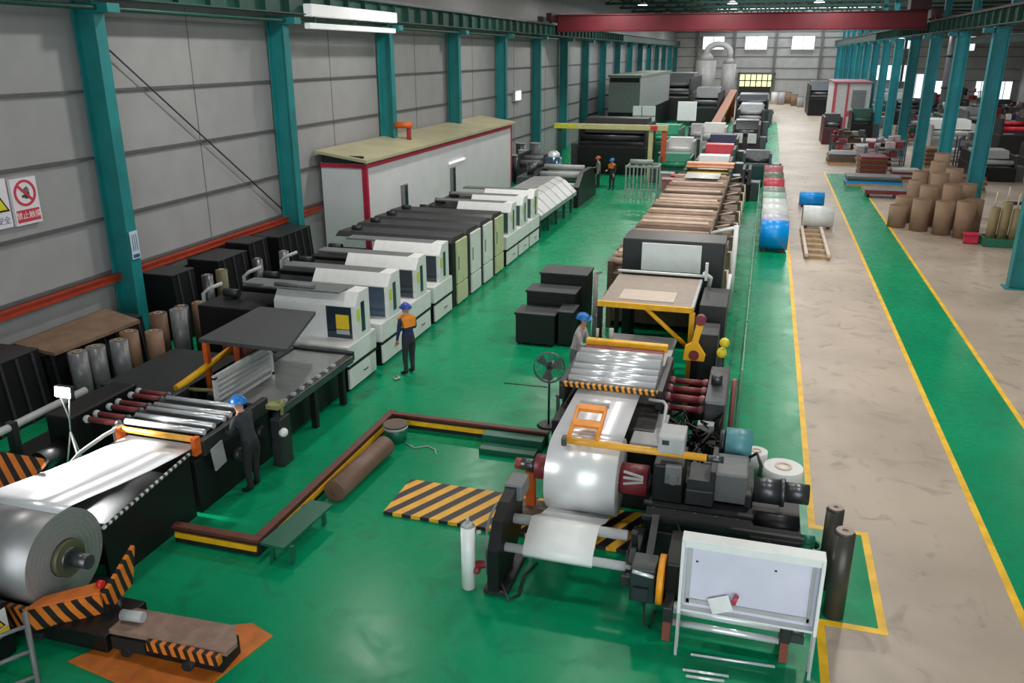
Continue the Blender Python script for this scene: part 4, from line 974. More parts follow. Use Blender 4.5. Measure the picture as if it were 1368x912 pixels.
t = thing('green_pump', 'small green pump with white cap beside the coiled hose', 'pump', (1.2, 11.2, 0))
part(MB().cyl((1.15, 11.25, 0.006), (1.15, 11.25, 0.5), 0.09).cyl((1.05, 11.25, 0.52), (1.25, 11.25, 0.52), 0.08), 'body', M('pump_green', (40, 120, 96), 0.4), t)
part(MB().box(1.2, 1.32, 11.08, 11.2, 0.3, 0.42, b=0.02), 'cap', white, t)
for (x, y, r, lab) in ((0.86, 13.75, 0.33, 'large white wrapped reel standing on the floor behind the black motors'), (0.4, 14.25, 0.2, 'small white wrapped reel left of the large white reel behind the decoiler')):
    t = thing('white_reel', lab, 'reel', (x, y, 0), 'white wrapped reels')
    part(C((x, y, 0.004), (x, y, 0.42), r, seg=30), 'wrap', white, t)
    part(MB().ring((x, y, 0.425), (0, 0, 1), r * 0.45, r * 0.3, 0.02, 24), 'core', M('reel_core', (214, 190, 170), 0.6), t)

# ------------------------------------------------------------------ fence side line: roll stand, canopy, coater
t = thing('roll_stand', 'fence side line roll stand with silver rolls and a striped front bar', 'machine', (-2.0, 14.2, 0))
part(MB().box(-2.95, -1.25, 12.3, 15.4, 0, 1.45, b=0.02), 'bed', black, t)
part(MB().box(-1.58, -1.08, 11.85, 13.1, 1.38, 1.44, b=0.02), 'side_table', M('side_table_grey', (138, 138, 140), 0.4, var=0.08), t)
part(MB().tube([(-1.12, 11.95, 1.46), (-1.12, 12.5, 1.6), (-1.14, 12.95, 1.66), (-1.2, 13.05, 1.68), (-1.45, 13.08, 1.68)], 0.03, 8), 'bent_pipe', lgrey, t)
for x in (-2.98, -1.3):
    part(MB().box(x - 0.06, x + 0.06, 13.2, 15.0, 1.45, 1.8, b=0.02), 'side_frame', dark, t)
part(B(-2.98, -1.32, 13.1, 13.2, 1.74, 1.82, b=0.01), 'striped_bar', haz_x, t)
for y, z, r in ((13.36, 1.8, 0.075), (13.54, 1.84, 0.085), (13.74, 1.88, 0.085), (14.02, 1.92, 0.14), (14.33, 1.93, 0.12)):
    part(C((-2.9, y, z), (-1.38, y, z), r, seg=22), 'roll', chrome, t)
part(MB().box(-2.9, -1.35, 14.8, 14.95, 1.92, 2.06, b=0.02), 'amber_beam', yellow, t, 'yellow cross beam')
part(MB().box(-2.85, -1.4, 14.5, 14.75, 1.9, 1.98), 'rear_guard', maroon, t)
part(MB().cyl((-2.72, 15.0, 2.06), (-2.72, 15.0, 2.22), 0.03).cyl((-2.45, 15.0, 2.06), (-2.45, 15.0, 2.24), 0.045), 'air_cylinder', lgrey, t)
for y in (13.75, 14.15, 14.55):
    for z in (1.3, 1.5):
        s_ = part(C((-1.2, y, z), (-0.62, y, z), 0.055), 'drive_shaft', maroon, t)
        each([MB().ball((-1.2, y, z), 0.08), MB().ball((-0.6, y, z), 0.08)], 'universal_joint', M('joint_rose', (146, 92, 96), 0.4, 0.2), s_)
part(C((-1.2, 13.4, 1.12), (-0.6, 13.4, 1.12), 0.05), 'drive_shaft', maroon, t)
part(MB().box(-0.55, -0.2, 13.4, 15.2, 0, 1.62, b=0.03).cyl((-0.4, 14.3, 1.62), (-0.4, 14.3, 1.8), 0.1), 'gearbox', gmetal, t)
cl = MB()
random.seed(3)
for k in range(44):
    x = random.uniform(-1.1, -0.3); y = random.uniform(12.65, 13.6); z = random.uniform(0.95, 1.35)
    cl.tube([(x, y, z), (x + random.uniform(-.2, .2), y + random.uniform(-.1, .1), z + .12), (x + random.uniform(-.3, .3), y + random.uniform(-.3, .2), z - 0.05)], 0.022, 6)
for k in range(12):
    x = -1.1 + (k % 4) * 0.24; y = 12.8 + (k // 4) * 0.28
    cl.box(x - 0.08, x + 0.08, y - 0.08, y + 0.08, 0.9, 1.12 + 0.05 * (k % 2), b=0.015)
part(cl, 'hydraulic_manifold', black, t)
part(MB().box(-0.62, -0.35, 13.05, 13.25, 1.2, 1.34, b=0.01), 'terminal_box', lgrey, t)
part(MB().box(-1.2, -0.2, 12.62, 13.3, 0, 0.9, b=0.02), 'hydraulic_tank', black, t)
part(MB().box(-2.8, -1.4, 15.5, 17.4, 1.3, 1.36).prism([(15.5, 0), (17.4, 0), (17.4, 1.3), (15.5, 1.3)], 'x', -2.75, -1.45), 'feed_table', M('feed_table_grey', (186, 186, 188), 0.4, var=0.05), t)
# canopy platform
t = thing('canopy_platform', 'beige canopy platform on a yellow frame over the fence side line', 'canopy', (-2.1, 18.1, 0))
part(B(-3.02, -1.12, 16.95, 19.3, 2.16, 2.22), 'deck', M('deck_beige', (150, 134, 122), 0.5, var=0.08), t)
part(B(-2.68, -1.5, 17.15, 17.95, 2.222, 2.235), 'deck_sheet', M('deck_pale_sheet', (196, 178, 162), 0.5, var=0.05), t, 'pale sheet lying on deck')
part(MB().box(-3.08, -1.08, 16.88, 16.95, 2.1, 2.22, b=0.008), 'edge_beam', yellow, t)
part(B(-1.12, -1.06, 16.95, 19.3, 2.12, 2.225), 'side_beam', lgrey, t)
part(MB().box(-1.14, -1.03, 16.88, 16.99, 0.0, 2.1), 'post', yellow, t)
each([B(-3.08, -2.98, 16.9, 17.0, 0.0, 2.1), B(-3.08, -2.98, 19.2, 19.3, 0, 2.16), B(-1.14, -1.04, 19.2, 19.3, 0, 2.16)], 'post', black, t)
part(MB().tube([(-2.05, 16.93, 2.12), (-1.08, 16.93, 1.3)], 0.05, 6), 'diagonal_brace', yellow, t)
part(MB().tube([(-3.05, 19.32, 2.3), (-1.0, 19.32, 2.3)], 0.035, 8).box(-1.02, -0.95, 19.28, 19.36, 2.2, 2.62), 'rear_rail', white, t)
# yellow chain guard and cabinets at the right of the line
t = thing('chain_guard', 'yellow key shaped chain guard beside the black cabinet on the fence side line', 'guard', (-0.85, 15.75, 1.2))
part(MB().prism([(-1.12, 1.5), (-0.72, 1.5), (-0.7, 1.62), (-0.82, 1.8), (-0.86, 1.86), (-0.76, 2.3), (-0.9, 2.32), (-0.98, 1.86), (-1.1, 1.78)], 'y', 15.7, 15.8), 'shell', yellow, t)
each([C((-0.84, 15.68, 2.33), (-0.84, 15.85, 2.33), 0.1), C((-0.92, 15.66, 1.62), (-0.92, 15.69, 1.62), 0.1)], 'sprocket_cap', maroon, t)
part(B(-0.98, -0.84, 15.82, 15.95, 0, 1.6), 'post', black, t)
def cabinet(x0, x1, y0, y1, h, m, lab, cat='cabinet', nm='control_cabinet'):
    t = thing(nm, lab, cat, ((x0 + x1) / 2, (y0 + y1) / 2, 0))
    part(MB().box(x0, x1, y0, y1, 0.06, h, b=0.015), 'body', m, t)
    part(MB().box(x0 + 0.03, x1 - 0.03, y0 - 0.012, y0, 0.12, h - 0.05, b=0.004), 'door', m, t)
    part(MB().box(x1 - 0.09, x1 - 0.06, y0 - 0.03, y0 - 0.012, h * 0.5, h * 0.5 + 0.14), 'handle', lgrey, t)
    part(MB().box(x0 + 0.03, x1 - 0.03, y0 + 0.03, y1 - 0.03, 0, 0.06), 'plinth', rubber, t)
    return t
cabinet(-1.0, -0.5, 16.2, 17.0, 1.9, dark, 'dark cabinet behind the yellow chain guard')
cabinet(-0.98, -0.42, 17.4, 18.9, 2.15, dark, 'taller dark cabinet right of the beige canopy platform')
t = thing('yellow_valve', 'bright yellow capped valve on the fence side of the fence side line', 'valve', (-0.4, 15.9, 0))
part(C((-0.4, 15.9, 0), (-0.4, 15.9, 1.55), 0.06), 'stem', dark, t)
part(MB().ball((-0.4, 15.9, 1.65), 0.1, (1, 1, 1.1)).ball((-0.36, 15.85, 1.88), 0.1), 'cap', M('valve_yellow', (226, 208, 50), 0.4), t)
solo(C((-0.1, 14.9, 0.0), (-0.1, 14.9, 1.5), 0.05, seg=12), 'standpipe', M('pipe_rose', (160, 96, 92), 0.5), 'rose brown standpipe right of the roll stand gearbox', 'pipe')
# coater
t = thing('coater_head', 'black coater head with a bright white front panel on the fence side line', 'machine', (-1.9, 21, 0))
part(MB().box(-3.15, -0.65, 20.5, 21.6, 1.7, 2.84, b=0.03), 'head', M('coater_black', (40, 42, 44), 0.4), t)
part(MB().box(-2.66, -1.2, 20.47, 20.5, 2.06, 2.76, b=0.008), 'front_panel', M('panel_white', (244, 245, 245), 0.35, var=0.03), t)
part(MB().box(-3.1, -2.9, 20.55, 21.5, 0, 1.7).box(-0.9, -0.7, 20.55, 21.5, 0, 1.7).box(-2.9, -0.9, 20.6, 21.4, 1.0, 1.7), 'stand', black, t)
part(MB().box(-0.95, -0.6, 19.6, 20.4, 0, 1.75, b=0.03), 'side_gearbox', dark, t)
part(MB().tube([(-0.95, 19.9, 1.8), (-0.9, 19.8, 2.15), (-1.05, 19.6, 2.3)], 0.05, 8).tube([(-0.55, 19.5, 1.0), (-0.45, 19.7, 2.3)], 0.04, 8), 'white_pipe', white, t)
part(MB().tube([(-3.2, 20.7, 1.5), (-3.5, 20.4, 1.4), (-3.6, 20.2, 1.0)], 0.05, 8).box(-3.45, -3.2, 20.4, 20.8, 1.2, 1.55, b=0.02), 'left_pipework', maroon, t)
t = thing('air_pipe_stand', 'pale pipe stand with hoses left of the black coater head', 'stand', (-3.75, 20.2, 0))
part(MB().cyl((-3.75, 20.2, 0.004), (-3.75, 20.2, 1.95), 0.06).cyl((-3.75, 20.2, 1.95), (-3.6, 20.2, 2.0), 0.03), 'post', M('post_mauve', (140, 124, 128), 0.5), t)
part(MB().tube([(-3.75, 20.2, 0.9), (-3.5, 19.9, 0.7), (-3.6, 19.7, 0.3), (-3.4, 19.6, 0.02)], 0.03, 6).tube([(-3.7, 20.1, 1.1), (-3.35, 20.0, 1.25), (-3.2, 20.2, 1.0)], 0.025, 6), 'hose', mid, t)
# coating and drying units
def coat_unit(y0, ln, lab, k):
    t = thing('coating_unit', lab, 'machine', (-2.5, y0 + ln / 2, 0), 'brown coating units of the fence side line')
    part(MB().box(-3.75, -3.6, y0 + 0.05, y0 + ln - 0.05, 0, 1.9, b=0.02).box(-1.45, -1.3, y0 + 0.05, y0 + ln - 0.05, 0, 1.9, b=0.02), 'side_frame', browndk, t)
    part(B(-3.6, -1.45, y0 + 0.1, y0 + ln - 0.1, 0.2, 1.55), 'drying_box', browndk, t)
    n = 4
    for q in range(n):
        y = y0 + 0.25 + q * (ln - 0.4) / (n - 1) * 0.95
        part(C((-3.7, y, 1.86 + 0.04 * (q % 2)), (-1.35, y, 1.86 + 0.04 * (q % 2)), 0.1, seg=14), 'roll', [brownm, M('tan_roll', (206, 180, 156), 0.4), browndk, M('rose_tan_roll', (176, 146, 130), 0.4)][(q + k) % 4], t)
    part(MB().box(-3.6, -1.45, y0 + ln * 0.35, y0 + ln * 0.55, 1.96, 2.02, b=0.01), 'top_plate', brownm, t)
    part(MB().box(-1.28, -0.75, y0 + 0.2, y0 + ln * 0.6, 0.0, 1.5, b=0.03).cyl((-1.2, y0 + ln * 0.75, 1.5), (-0.7, y0 + ln * 0.75, 1.5), 0.15).cyl((-1.25, y0 + 0.4, 1.7), (-0.7, y0 + 0.4, 1.7), 0.08), 'drive', M('drive_brown', (104, 86, 74), 0.5), t)
    part(MB().tube([(-1.25, y0 + ln * 0.5, 1.55), (-0.6, y0 + ln * 0.3, 1.7), (-0.55, y0 + ln * 0.2, 1.0)], 0.035, 6).tube([(-1.25, y0 + ln * 0.7, 1.8), (-0.8, y0 + ln * 0.6, 1.95)], 0.03, 6), 'pipework', M('tan_roll', (206, 180, 156)), t)
ordn = ['first', 'second', 'third', 'fourth', 'fifth', 'sixth', 'seventh', 'eighth']
for k in range(8):
    coat_unit(21.8 + k * 2.3, 2.2, '%s brown coating unit with crosswise rolls, counted from the black coater head' % ordn[k], k)
solo(MB().sheet([(37.2, 2.1), (37.8, 2.05), (38.5, 2.05), (39.2, 2.08)], -3.2, -1.7), 'coated_strip', white, 'short stretch of bright white strip showing at the far end of the brown units', 'strip')
t = thing('white_standpost', 'tall white pipe post at the right of the brown coating units', 'post', (-0.45, 25, 0))
part(C((-0.5, 24.2, 0), (-0.5, 24.2, 2.6), 0.07, seg=12), 'post', white, t)
part(MB().tube([(-0.5, 24.2, 2.55), (-1.2, 24.4, 2.3)], 0.05, 8), 'arm', white, t)
# fence
t = thing('mesh_fence', 'long thin green grey mesh fence along the right side of the fence side line', 'fence', (0.02, 25, 0))
for k in range(9):
    y = 14.8 + k * 3.1
    part(B(0.0, 0.04, y - 0.03, y + 0.03, 0.004, 1.75), 'post', mesh_g, t)
rl = MB()
for z in (0.15, 0.9, 1.7):
    rl.box(0.01, 0.03, 14.8, 39.6, z - 0.015, z + 0.015)
part(rl, 'rail', mesh_g, t)
wv = MB()
for k in range(120):
    y = 14.9 + k * 0.205
    wv.box(0.017, 0.023, y - 0.004, y + 0.004, 0.15, 1.7)
part(wv, 'mesh', mesh_g, t)
# ------------------------------------------------------------------ people
def person(label, loc, heading, shirt, trousers, pose, helmet=blueh, vest=None, group=None):
    J = {}; R = {}; E = []
    def j(n, p, r, par=None, reg='shirt'):
        J[n] = Vector(p); R[n] = r
        if par: E.append((par, n, reg))
    lean = pose.get('lean', 0.0); look = pose.get('look', 0.0)
    j('pelvis', (0, 0, 0.93), 0.15)
    j('waist', (0, 0.02 + lean * 0.25, 1.08), 0.135, 'pelvis')
    j('chest', (0, 0.02 + lean * 0.8, 1.30), 0.15, 'waist')
    j('collar', (0, lean * 1.15, 1.43), 0.085, 'chest')
    hy = lean * 1.4
    j('neck', (0, 0.01 + hy, 1.49), 0.055, 'collar', 'skin')
    hx = look * 0.03
    j('jaw', (hx, 0.03 + hy, 1.545), 0.07, 'neck', 'skin')
    j('skull', (hx, 0.02 + hy, 1.62), 0.092, 'jaw', 'skin')
    j('crown', (hx, 0.0 + hy, 1.685), 0.06, 'skull', 'skin')
    j('nose', (hx + look * 0.05, 0.125 + hy, 1.59), 0.014, 'skull', 'skin')
    for s, nm in ((-1, 'l'), (1, 'r')):
        j('ear' + nm, (hx + s * 0.1, 0.01 + hy, 1.6), 0.016, 'skull', 'skin')
        sh = Vector((s * 0.19, lean * 1.0, 1.39))
        j('sh' + nm, sh, 0.065, 'chest')
        el, wr = pose['arm_' + nm]
        el = sh + Vector(el); wr = el + Vector(wr)
        j('el' + nm, el, 0.046, 'sh' + nm); j('wr' + nm, wr, 0.03, 'el' + nm)
        d = (wr - el).normalized()
        side = d.cross(Vector((0, 0, 1)))
        side = side.normalized() if side.length > 0.2 else Vector((0, 1, 0))
        up = side.cross(d)
        pl = wr + d * 0.075
        j('palm' + nm, pl, 0.032, 'wr' + nm, 'skin')
        for q in range(4):
            o = side * (q - 1.5) * 0.021
            ln = (0.034, 0.04, 0.038, 0.03)[q]
            a = pl + o + d * 0.035; b = a + d * ln - up * 0.008; c = b + d * ln * 0.7 - up * 0.024
            j('f%d%sa' % (q, nm), a, 0.0105, 'palm' + nm, 'skin'); j('f%d%sb' % (q, nm), b, 0.0095, 'f%d%sa' % (q, nm), 'skin'); j('f%d%sc' % (q, nm), c, 0.008, 'f%d%sb' % (q, nm), 'skin')
        tb = wr + d * 0.035 - side * s * 0.035
        j('t%sa' % nm, tb, 0.012, 'wr' + nm, 'skin'); j('t%sb' % nm, tb + d * 0.035 - side * s * 0.015 - up * 0.01, 0.0095, 't%sa' % nm, 'skin')
        hip = Vector((s * 0.095, 0, 0.86))
        ft = Vector(pose['foot_' + nm]); kn = (hip + ft) / 2 + Vector((s * 0.01, pose.get('knee', 0.03), 0.02))
        j('hip' + nm, hip, 0.105, 'pelvis', 'trousers'); j('kn' + nm, kn, 0.068, 'hip' + nm, 'trousers')
        an = ft + Vector((0, 0, 0.09))
        j('an' + nm, an, 0.046, 'kn' + nm, 'trousers')
        j('heel' + nm, ft + Vector((0, -0.03, 0.045)), 0.04, 'an' + nm, 'shoe'); j('ball' + nm, ft + Vector((s * 0.02, 0.12, 0.036)), 0.038, 'an' + nm, 'shoe'); j('toe' + nm, ft + Vector((s * 0.025, 0.19, 0.03)), 0.027, 'ball' + nm, 'shoe')
    names = list(J)
    idx = {n: i for i, n in enumerate(names)}
    me = bpy.data.meshes.new('skeleton')
    me.from_pydata([J[n] for n in names], [(idx[a], idx[b]) for a, b, r in E], [])
    tmp = bpy.data.objects.new('skeleton', me); COL.objects.link(tmp)
    md = tmp.modifiers.new('s', 'SKIN'); md.use_smooth_shade = True
    sub = tmp.modifiers.new('u', 'SUBSURF'); sub.levels = 1; sub.render_levels = 1
    sv = me.skin_vertices[0].data
    for n, i in idx.items():
        sv[i].radius = (R[n], R[n] * (0.78 if n in ('pelvis', 'waist', 'chest') else 1.0)); sv[i].use_root = (n == 'pelvis')
    bpy.context.view_layer.update()
    out = bpy.data.meshes.new_from_object(tmp.evaluated_get(bpy.context.evaluated_depsgraph_get()))
    bpy.data.objects.remove(tmp)
    mats = {'shirt': shirt, 'trousers': trousers, 'skin': skin, 'shoe': rubber}
    keys = list(mats)
    out.materials.clear()
    for k in keys: out.materials.append(mats[k])
    segs = [(J[a], J[b], keys.index(r)) for a, b, r in E]
    for p in out.polygons:
        c = Vector(p.center); best = 9; bi = 0
        for a, b, r in segs:
            ab = b - a; tt = max(0, min(1, (c - a).dot(ab) / ab.length_squared)); dd = (c - a - ab * tt).length
            if dd < best: best, bi = dd, r
        p.material_index = bi; p.use_smooth = True
    t = thing('person', label, 'person', loc, group)
    t.rotation_euler.z = math.radians(heading)
    zmin = min(v.co.z for v in out.vertices)
    for v in out.vertices: v.co.z -= zmin
    bo = bpy.data.objects.new('body', out); COL.objects.link(bo); bo.parent = t; ORG[bo.name] = ORG[t.name]
    dz = -zmin
    hl = MB()
    res = bmesh.ops.create_uvsphere(hl.bm, u_segments=20, v_segments=12, radius=0.135)
    cut = [v for v in res['verts'] if v.co.z < -0.01]
    bmesh.ops.delete(hl.bm, geom=cut, context='VERTS')
    for v in hl.bm.verts:
        v.co = Vector((hx + v.co.x * 0.95, 0.0 + hy + v.co.y * 1.1, 1.635 + dz + v.co.z * 0.95)); 
    for f in hl.bm.faces: f.smooth = True
    hl.prism([(hx + 0.132 * math.cos(a), 0.02 + hy + 0.15 * math.sin(a) * (1.25 if math.sin(a) > 0 else 1.0)) for a in [2 * math.pi * i / 20 for i in range(20)]], 'z', 1.628 + dz, 1.64 + dz)
    hl.tube([(hx, hy + 0.146 * math.cos(a), 1.635 + dz + 0.126 * math.sin(a)) for a in [math.pi * (0.15 + 0.07 * i) for i in range(11)]], 0.014, 6)
    for v in hl.bm.verts: v.co += ORG[t.name]
    part(hl, 'helmet', helmet, t)
    if vest:
        vm = MB()
        for (z, w, d, y) in ((1.3, 0.19, 0.15, lean * 0.8),):
            vm.hexa([(-0.155, -0.11 + y, 1.2 + dz), (0.155, -0.11 + y, 1.2 + dz), (0.155, 0.145 + y, 1.2 + dz), (-0.155, 0.145 + y, 1.2 + dz)], [(-0.19, -0.09 + y, 1.4 + dz), (0.19, -0.09 + y, 1.4 + dz), (0.19, 0.13 + y, 1.4 + dz), (-0.19, 0.13 + y, 1.4 + dz)])
            vm.hexa([(-0.19, -0.09 + y, 1.4 + dz), (0.19, -0.09 + y, 1.4 + dz), (0.19, 0.13 + y, 1.4 + dz), (-0.19, 0.13 + y, 1.4 + dz)], [(-0.09, -0.05 + y, 1.475 + dz), (0.09, -0.05 + y, 1.475 + dz), (0.09, 0.1 + y, 1.475 + dz), (-0.09, 0.1 + y, 1.475 + dz)])
        for v in vm.bm.verts: v.co += ORG[t.name]
        part(vm, 'vest', vest, t)
    return t
reach = {'arm_l': ((-0.06, 0.08, -0.27), (0.08, 0.24, 0.02)), 'arm_r': ((0.06, 0.1, -0.26), (-0.06, 0.24, 0.05)), 'foot_l': (-0.11, 0.0, 0), 'foot_r': (0.12, 0.06, 0), 'lean': 0.12}
stand = {'arm_l': ((-0.06, 0.0, -0.28), (0.02, 0.1, -0.22)), 'arm_r': ((0.06, 0.02, -0.28), (-0.08, 0.22, -0.02)), 'foot_l': (-0.1, 0, 0), 'foot_r': (0.11, 0.03, 0), 'lean': 0.04}
person('worker in blue helmet and dark clothes bending over the wall side leveller', (-7.95, 11.1, 0), 82, cloth_d, M('black_trousers', (26, 27, 30), 0.85), reach)
person('worker in blue helmet with orange yellow collar standing by the white booths', (-7.55, 17.0, 0), 60, cloth_b, cloth_d, stand, M('navy_helmet', (50, 72, 170), 0.4), hivis)
stp = thing('work_step', 'grey steel work step under the worker in a pale shirt', 'step', (-3.4, 16.15, 0))
part(B(-3.72, -3.12, 15.8, 16.5, 0.36, 0.4, b=0.01), 'tread', mid, stp)
each([B(-3.7 + 0.5 * (k % 2), -3.64 + 0.5 * (k % 2), 15.84 + 0.56 * (k // 2), 15.9 + 0.56 * (k // 2), 0.004, 0.36) for k in range(4)], 'leg', mid, stp)
person('worker in blue helmet and pale shirt behind the fence side line roll stand', (-3.4, 16.15, 0.4), -95, cloth_w, cloth_g, reach)
person('distant worker in orange vest and dark trousers near the grey rack', (-7.9, 46.5, 0), 150, cloth_d, cloth_d, stand, blueh, M('orange_vest_deep', (220, 120, 30), 0.7))
person('distant worker in grey clothes left of the one in an orange vest', (-8.8, 47.2, 0), 120, cloth_g, cloth_d, stand, M('red_orange_helmet', (170, 90, 50), 0.5))
# ------------------------------------------------------------------ coated coils beside the yellow line
def coated_coil(x0, x1, y, r, m, lab, grp='coated coils in the long row beside the fence'):
    t = thing('coated_coil', lab, 'coil', ((x0 + x1) / 2, y, 0), grp)
    xc = (x0 + x1) / 2
    part(MB().ring((xc, y, r + 0.05), (1, 0, 0), r, r * 0.35, x1 - x0, 44), 'wraps', m, t)
    for xe in (x0 - 0.005, x1 + 0.005):
        part(MB().ring((xe, y, r + 0.05), (1, 0, 0), r * 0.98, r * 0.36, 0.012, 44), 'edge', coilm, t)
    for xs in (x0 + 0.16, x1 - 0.16):
        part(B(xs - 0.06, xs + 0.06, y - r * 0.6, y + r * 0.6, 0.004, 0.11), 'skid', rust, t)
    return t
for y, r, m, lab in ((33.2, 0.56, bluec, 'bright blue coated coil, nearest of the row beside the fence'),
                     (34.9, 0.52, M('lilac_coated_steel', (196, 196, 214), 0.35), 'lilac grey coil directly behind the bright blue coil'),
                     (36.7, 0.58, whitec, 'first white coated coil in the row behind the lilac grey coil'),
                     (38.5, 0.56, whitec, 'second white coated coil in the row beside the fence'),
                     (40.6, 0.54, greenc, 'pale green coil behind the white coils of the row'),
                     (43.0, 0.5, greyc, 'grey coil between the pale green and the red coil'),
                     (45.6, 0.52, redc, 'red coated coil in the row beside the fence'),
                     (48.4, 0.5, M('moss_coated_steel', (118, 130, 112), 0.4), 'mossy grey coil behind the red coil'),
                     (51.2, 0.52, pinkc, 'dull pink coil at the far end of the row beside the fence')):
    coated_coil(0.22, 1.24, y, r, m, lab)
coated_coil(2.0, 3.15, 43.9, 0.34, bluec, 'small bright blue coil on the walkway right of the long row', 'coils on the walkway')
coated_coil(1.95, 3.2, 38.3, 0.46, whitec, 'white coil on the walkway in front of the small blue coil', 'coils on the walkway')
t = thing('coil_rack', 'pale wooden cradle rails on the floor in front of the white walkway coil', 'rack', (2.35, 34.6, 0))
for x in (1.92, 2.7):
    part(B(x - 0.06, x + 0.06, 31.9, 37.4, 0.12, 0.24, b=0.01), 'rail', M('pale_wood', (206, 190, 176), 0.7), t)
for k in range(6):
    part(B(1.85, 2.78, 32.1 + k * 1.02, 32.26 + k * 1.02, 0.002, 0.12), 'crosspiece', wood, t)
# ------------------------------------------------------------------ kraft paper rolls
def paper_roll(x, y, h, r, lab, tilt=0.0):
    t = thing('paper_roll', lab, 'roll', (x, y, 0), 'kraft paper rolls stacked by the column')
    part(C((x, y, 0.0), (x + tilt, y, h), r, seg=26), 'wrap', paper, t)
    part(MB().ring((x + tilt, y, h + 0.006), (0, 0, 1), r * 0.96, r * 0.14, 0.012, 26), 'end_face', paper_d, t)
    return t
front = [(5.95, 39.6, 0.95), (6.75, 39.0, 1.35), (7.55, 38.4, 1.4), (8.25, 37.9, 1.5), (8.7, 38.8, 1.45)]
nth = ['first', 'second', 'third', 'fourth', 'fifth', 'sixth']
for k, (x, y, h) in enumerate(front):
    paper_roll(x, y, h, 0.37, '%s standing brown paper roll of the front row%s' % (nth[k], ', shortest and leftmost' if k == 0 else ', counted from the left'))
for k, (x, y, h) in enumerate([(6.35, 41.0, 1.15), (7.2, 40.4, 1.75), (8.0, 39.8, 1.9), (8.75, 40.6, 1.85)]):
    paper_roll(x, y, h, 0.37, '%s brown paper roll of the second row, counted from the left' % nth[k])
for k, (x, y, h) in enumerate([(7.0, 42.4, 1.7), (7.85, 42.0, 2.1), (8.6, 43.0, 2.2)]):
    paper_roll(x, y, h, 0.37, '%s brown paper roll of the third row, counted from the left' % nth[k])
for k, (x, y, h) in enumerate([(7.4, 44.2, 1.9), (8.25, 44.9, 2.3), (8.7, 46.8, 2.5)]):
    paper_roll(x, y, h, 0.37, '%s tall brown paper roll at the back of the stack, counted from the left' % nth[k])
t = thing('notice_box', 'grey notice box on a post at the foot of the nearest right column', 'box', (9.2, 42.6, 0))
part(B(9.0, 9.5, 42.55, 42.8, 0.75, 1.5, b=0.02), 'box', lgrey, t)
part(C((9.25, 42.7, 0), (9.25, 42.7, 0.75), 0.05), 'post', dark, t)
t = thing('fire_hose_box', 'small pink red fire box on the floor right of the paper rolls', 'box', (8.35, 36.75, 0))
part(B(8.1, 8.6, 36.6, 36.95, 0.03, 0.36, b=0.02), 'body', M('fire_red', (196, 36, 74), 0.4), t)
each([B(8.1, 8.2, 36.65, 36.9, 0, 0.03), B(8.5, 8.6, 36.65, 36.9, 0, 0.03)], 'foot', rubber, t)
part(MB().box(8.05, 8.65, 36.55, 37.0, 0.36, 0.42, b=0.01), 'lid', M('fire_red', (196, 36, 74)), t)
t = thing('green_tray', 'green floor tray with olive rolls beside the nearest right column', 'tray', (9.3, 36.6, 0))
part(MB().box(8.7, 10.3, 36.2, 37.2, 0.01, 0.06), 'floor_plate', M('tray_green', (36, 106, 80), 0.45), t)
part(MB().box(8.7, 10.3, 36.2, 36.26, 0.06, 0.34).box(8.7, 10.3, 37.14, 37.2, 0.06, 0.34).box(8.7, 8.76, 36.26, 37.14, 0.06, 0.34).box(10.24, 10.3, 36.26, 37.14, 0.06, 0.34), 'rim', M('tray_green', (36, 106, 80)), t)
for k, (x, h) in enumerate(((9.0, 1.5), (9.4, 1.7), (9.8, 1.45))):
    r_ = thing('olive_roll', ['left olive brown roll standing in the green tray', 'middle olive brown roll standing in the green tray', 'right olive brown roll standing in the green tray'][k], 'roll', (x, 36.7, 0.06), 'rolls in the green tray')
    part(C((x, 36.7, 0.06), (x + 0.05, 36.75, h), 0.18, seg=20), 'wrap', M('olive_paper', (134, 120, 84), 0.7), r_)
    part(MB().tube([(x - 0.03, 36.7, h), (x + 0.02, 36.75, h + 0.6)], 0.03, 6), 'core_tube', M('pale_wood', (206, 190, 176)), r_)
h_column(0, 8.35, 29.7, 8.35, 0.6, 0.36, False)
solo(MB().hexa([(8.85, 28.4, 0), (10.2, 28.4, 0), (10.2, 29.9, 0), (8.9, 29.9, 0)], [(8.9, 28.5, 0.35), (10.2, 28.5, 0.35), (10.2, 29.8, 0.35), (8.95, 29.8, 0.35)]), 'green_plinth', M('tray_green', (36, 106, 80)), 'green plinth block at the right edge beside the leaning teal column', 'plinth')
t = thing('grey_post', 'grey steel post behind the green tray at the right edge', 'post', (10.7, 37.6, 0))
part(B(10.55, 10.85, 37.45, 37.75, 0.02, 2.6, b=0.02), 'post', mid, t)
part(MB().box(10.4, 11.0, 37.3, 37.9, 0, 0.02).box(9.6, 10.6, 37.5, 37.6, 1.5, 1.62), 'arm', dark, t)

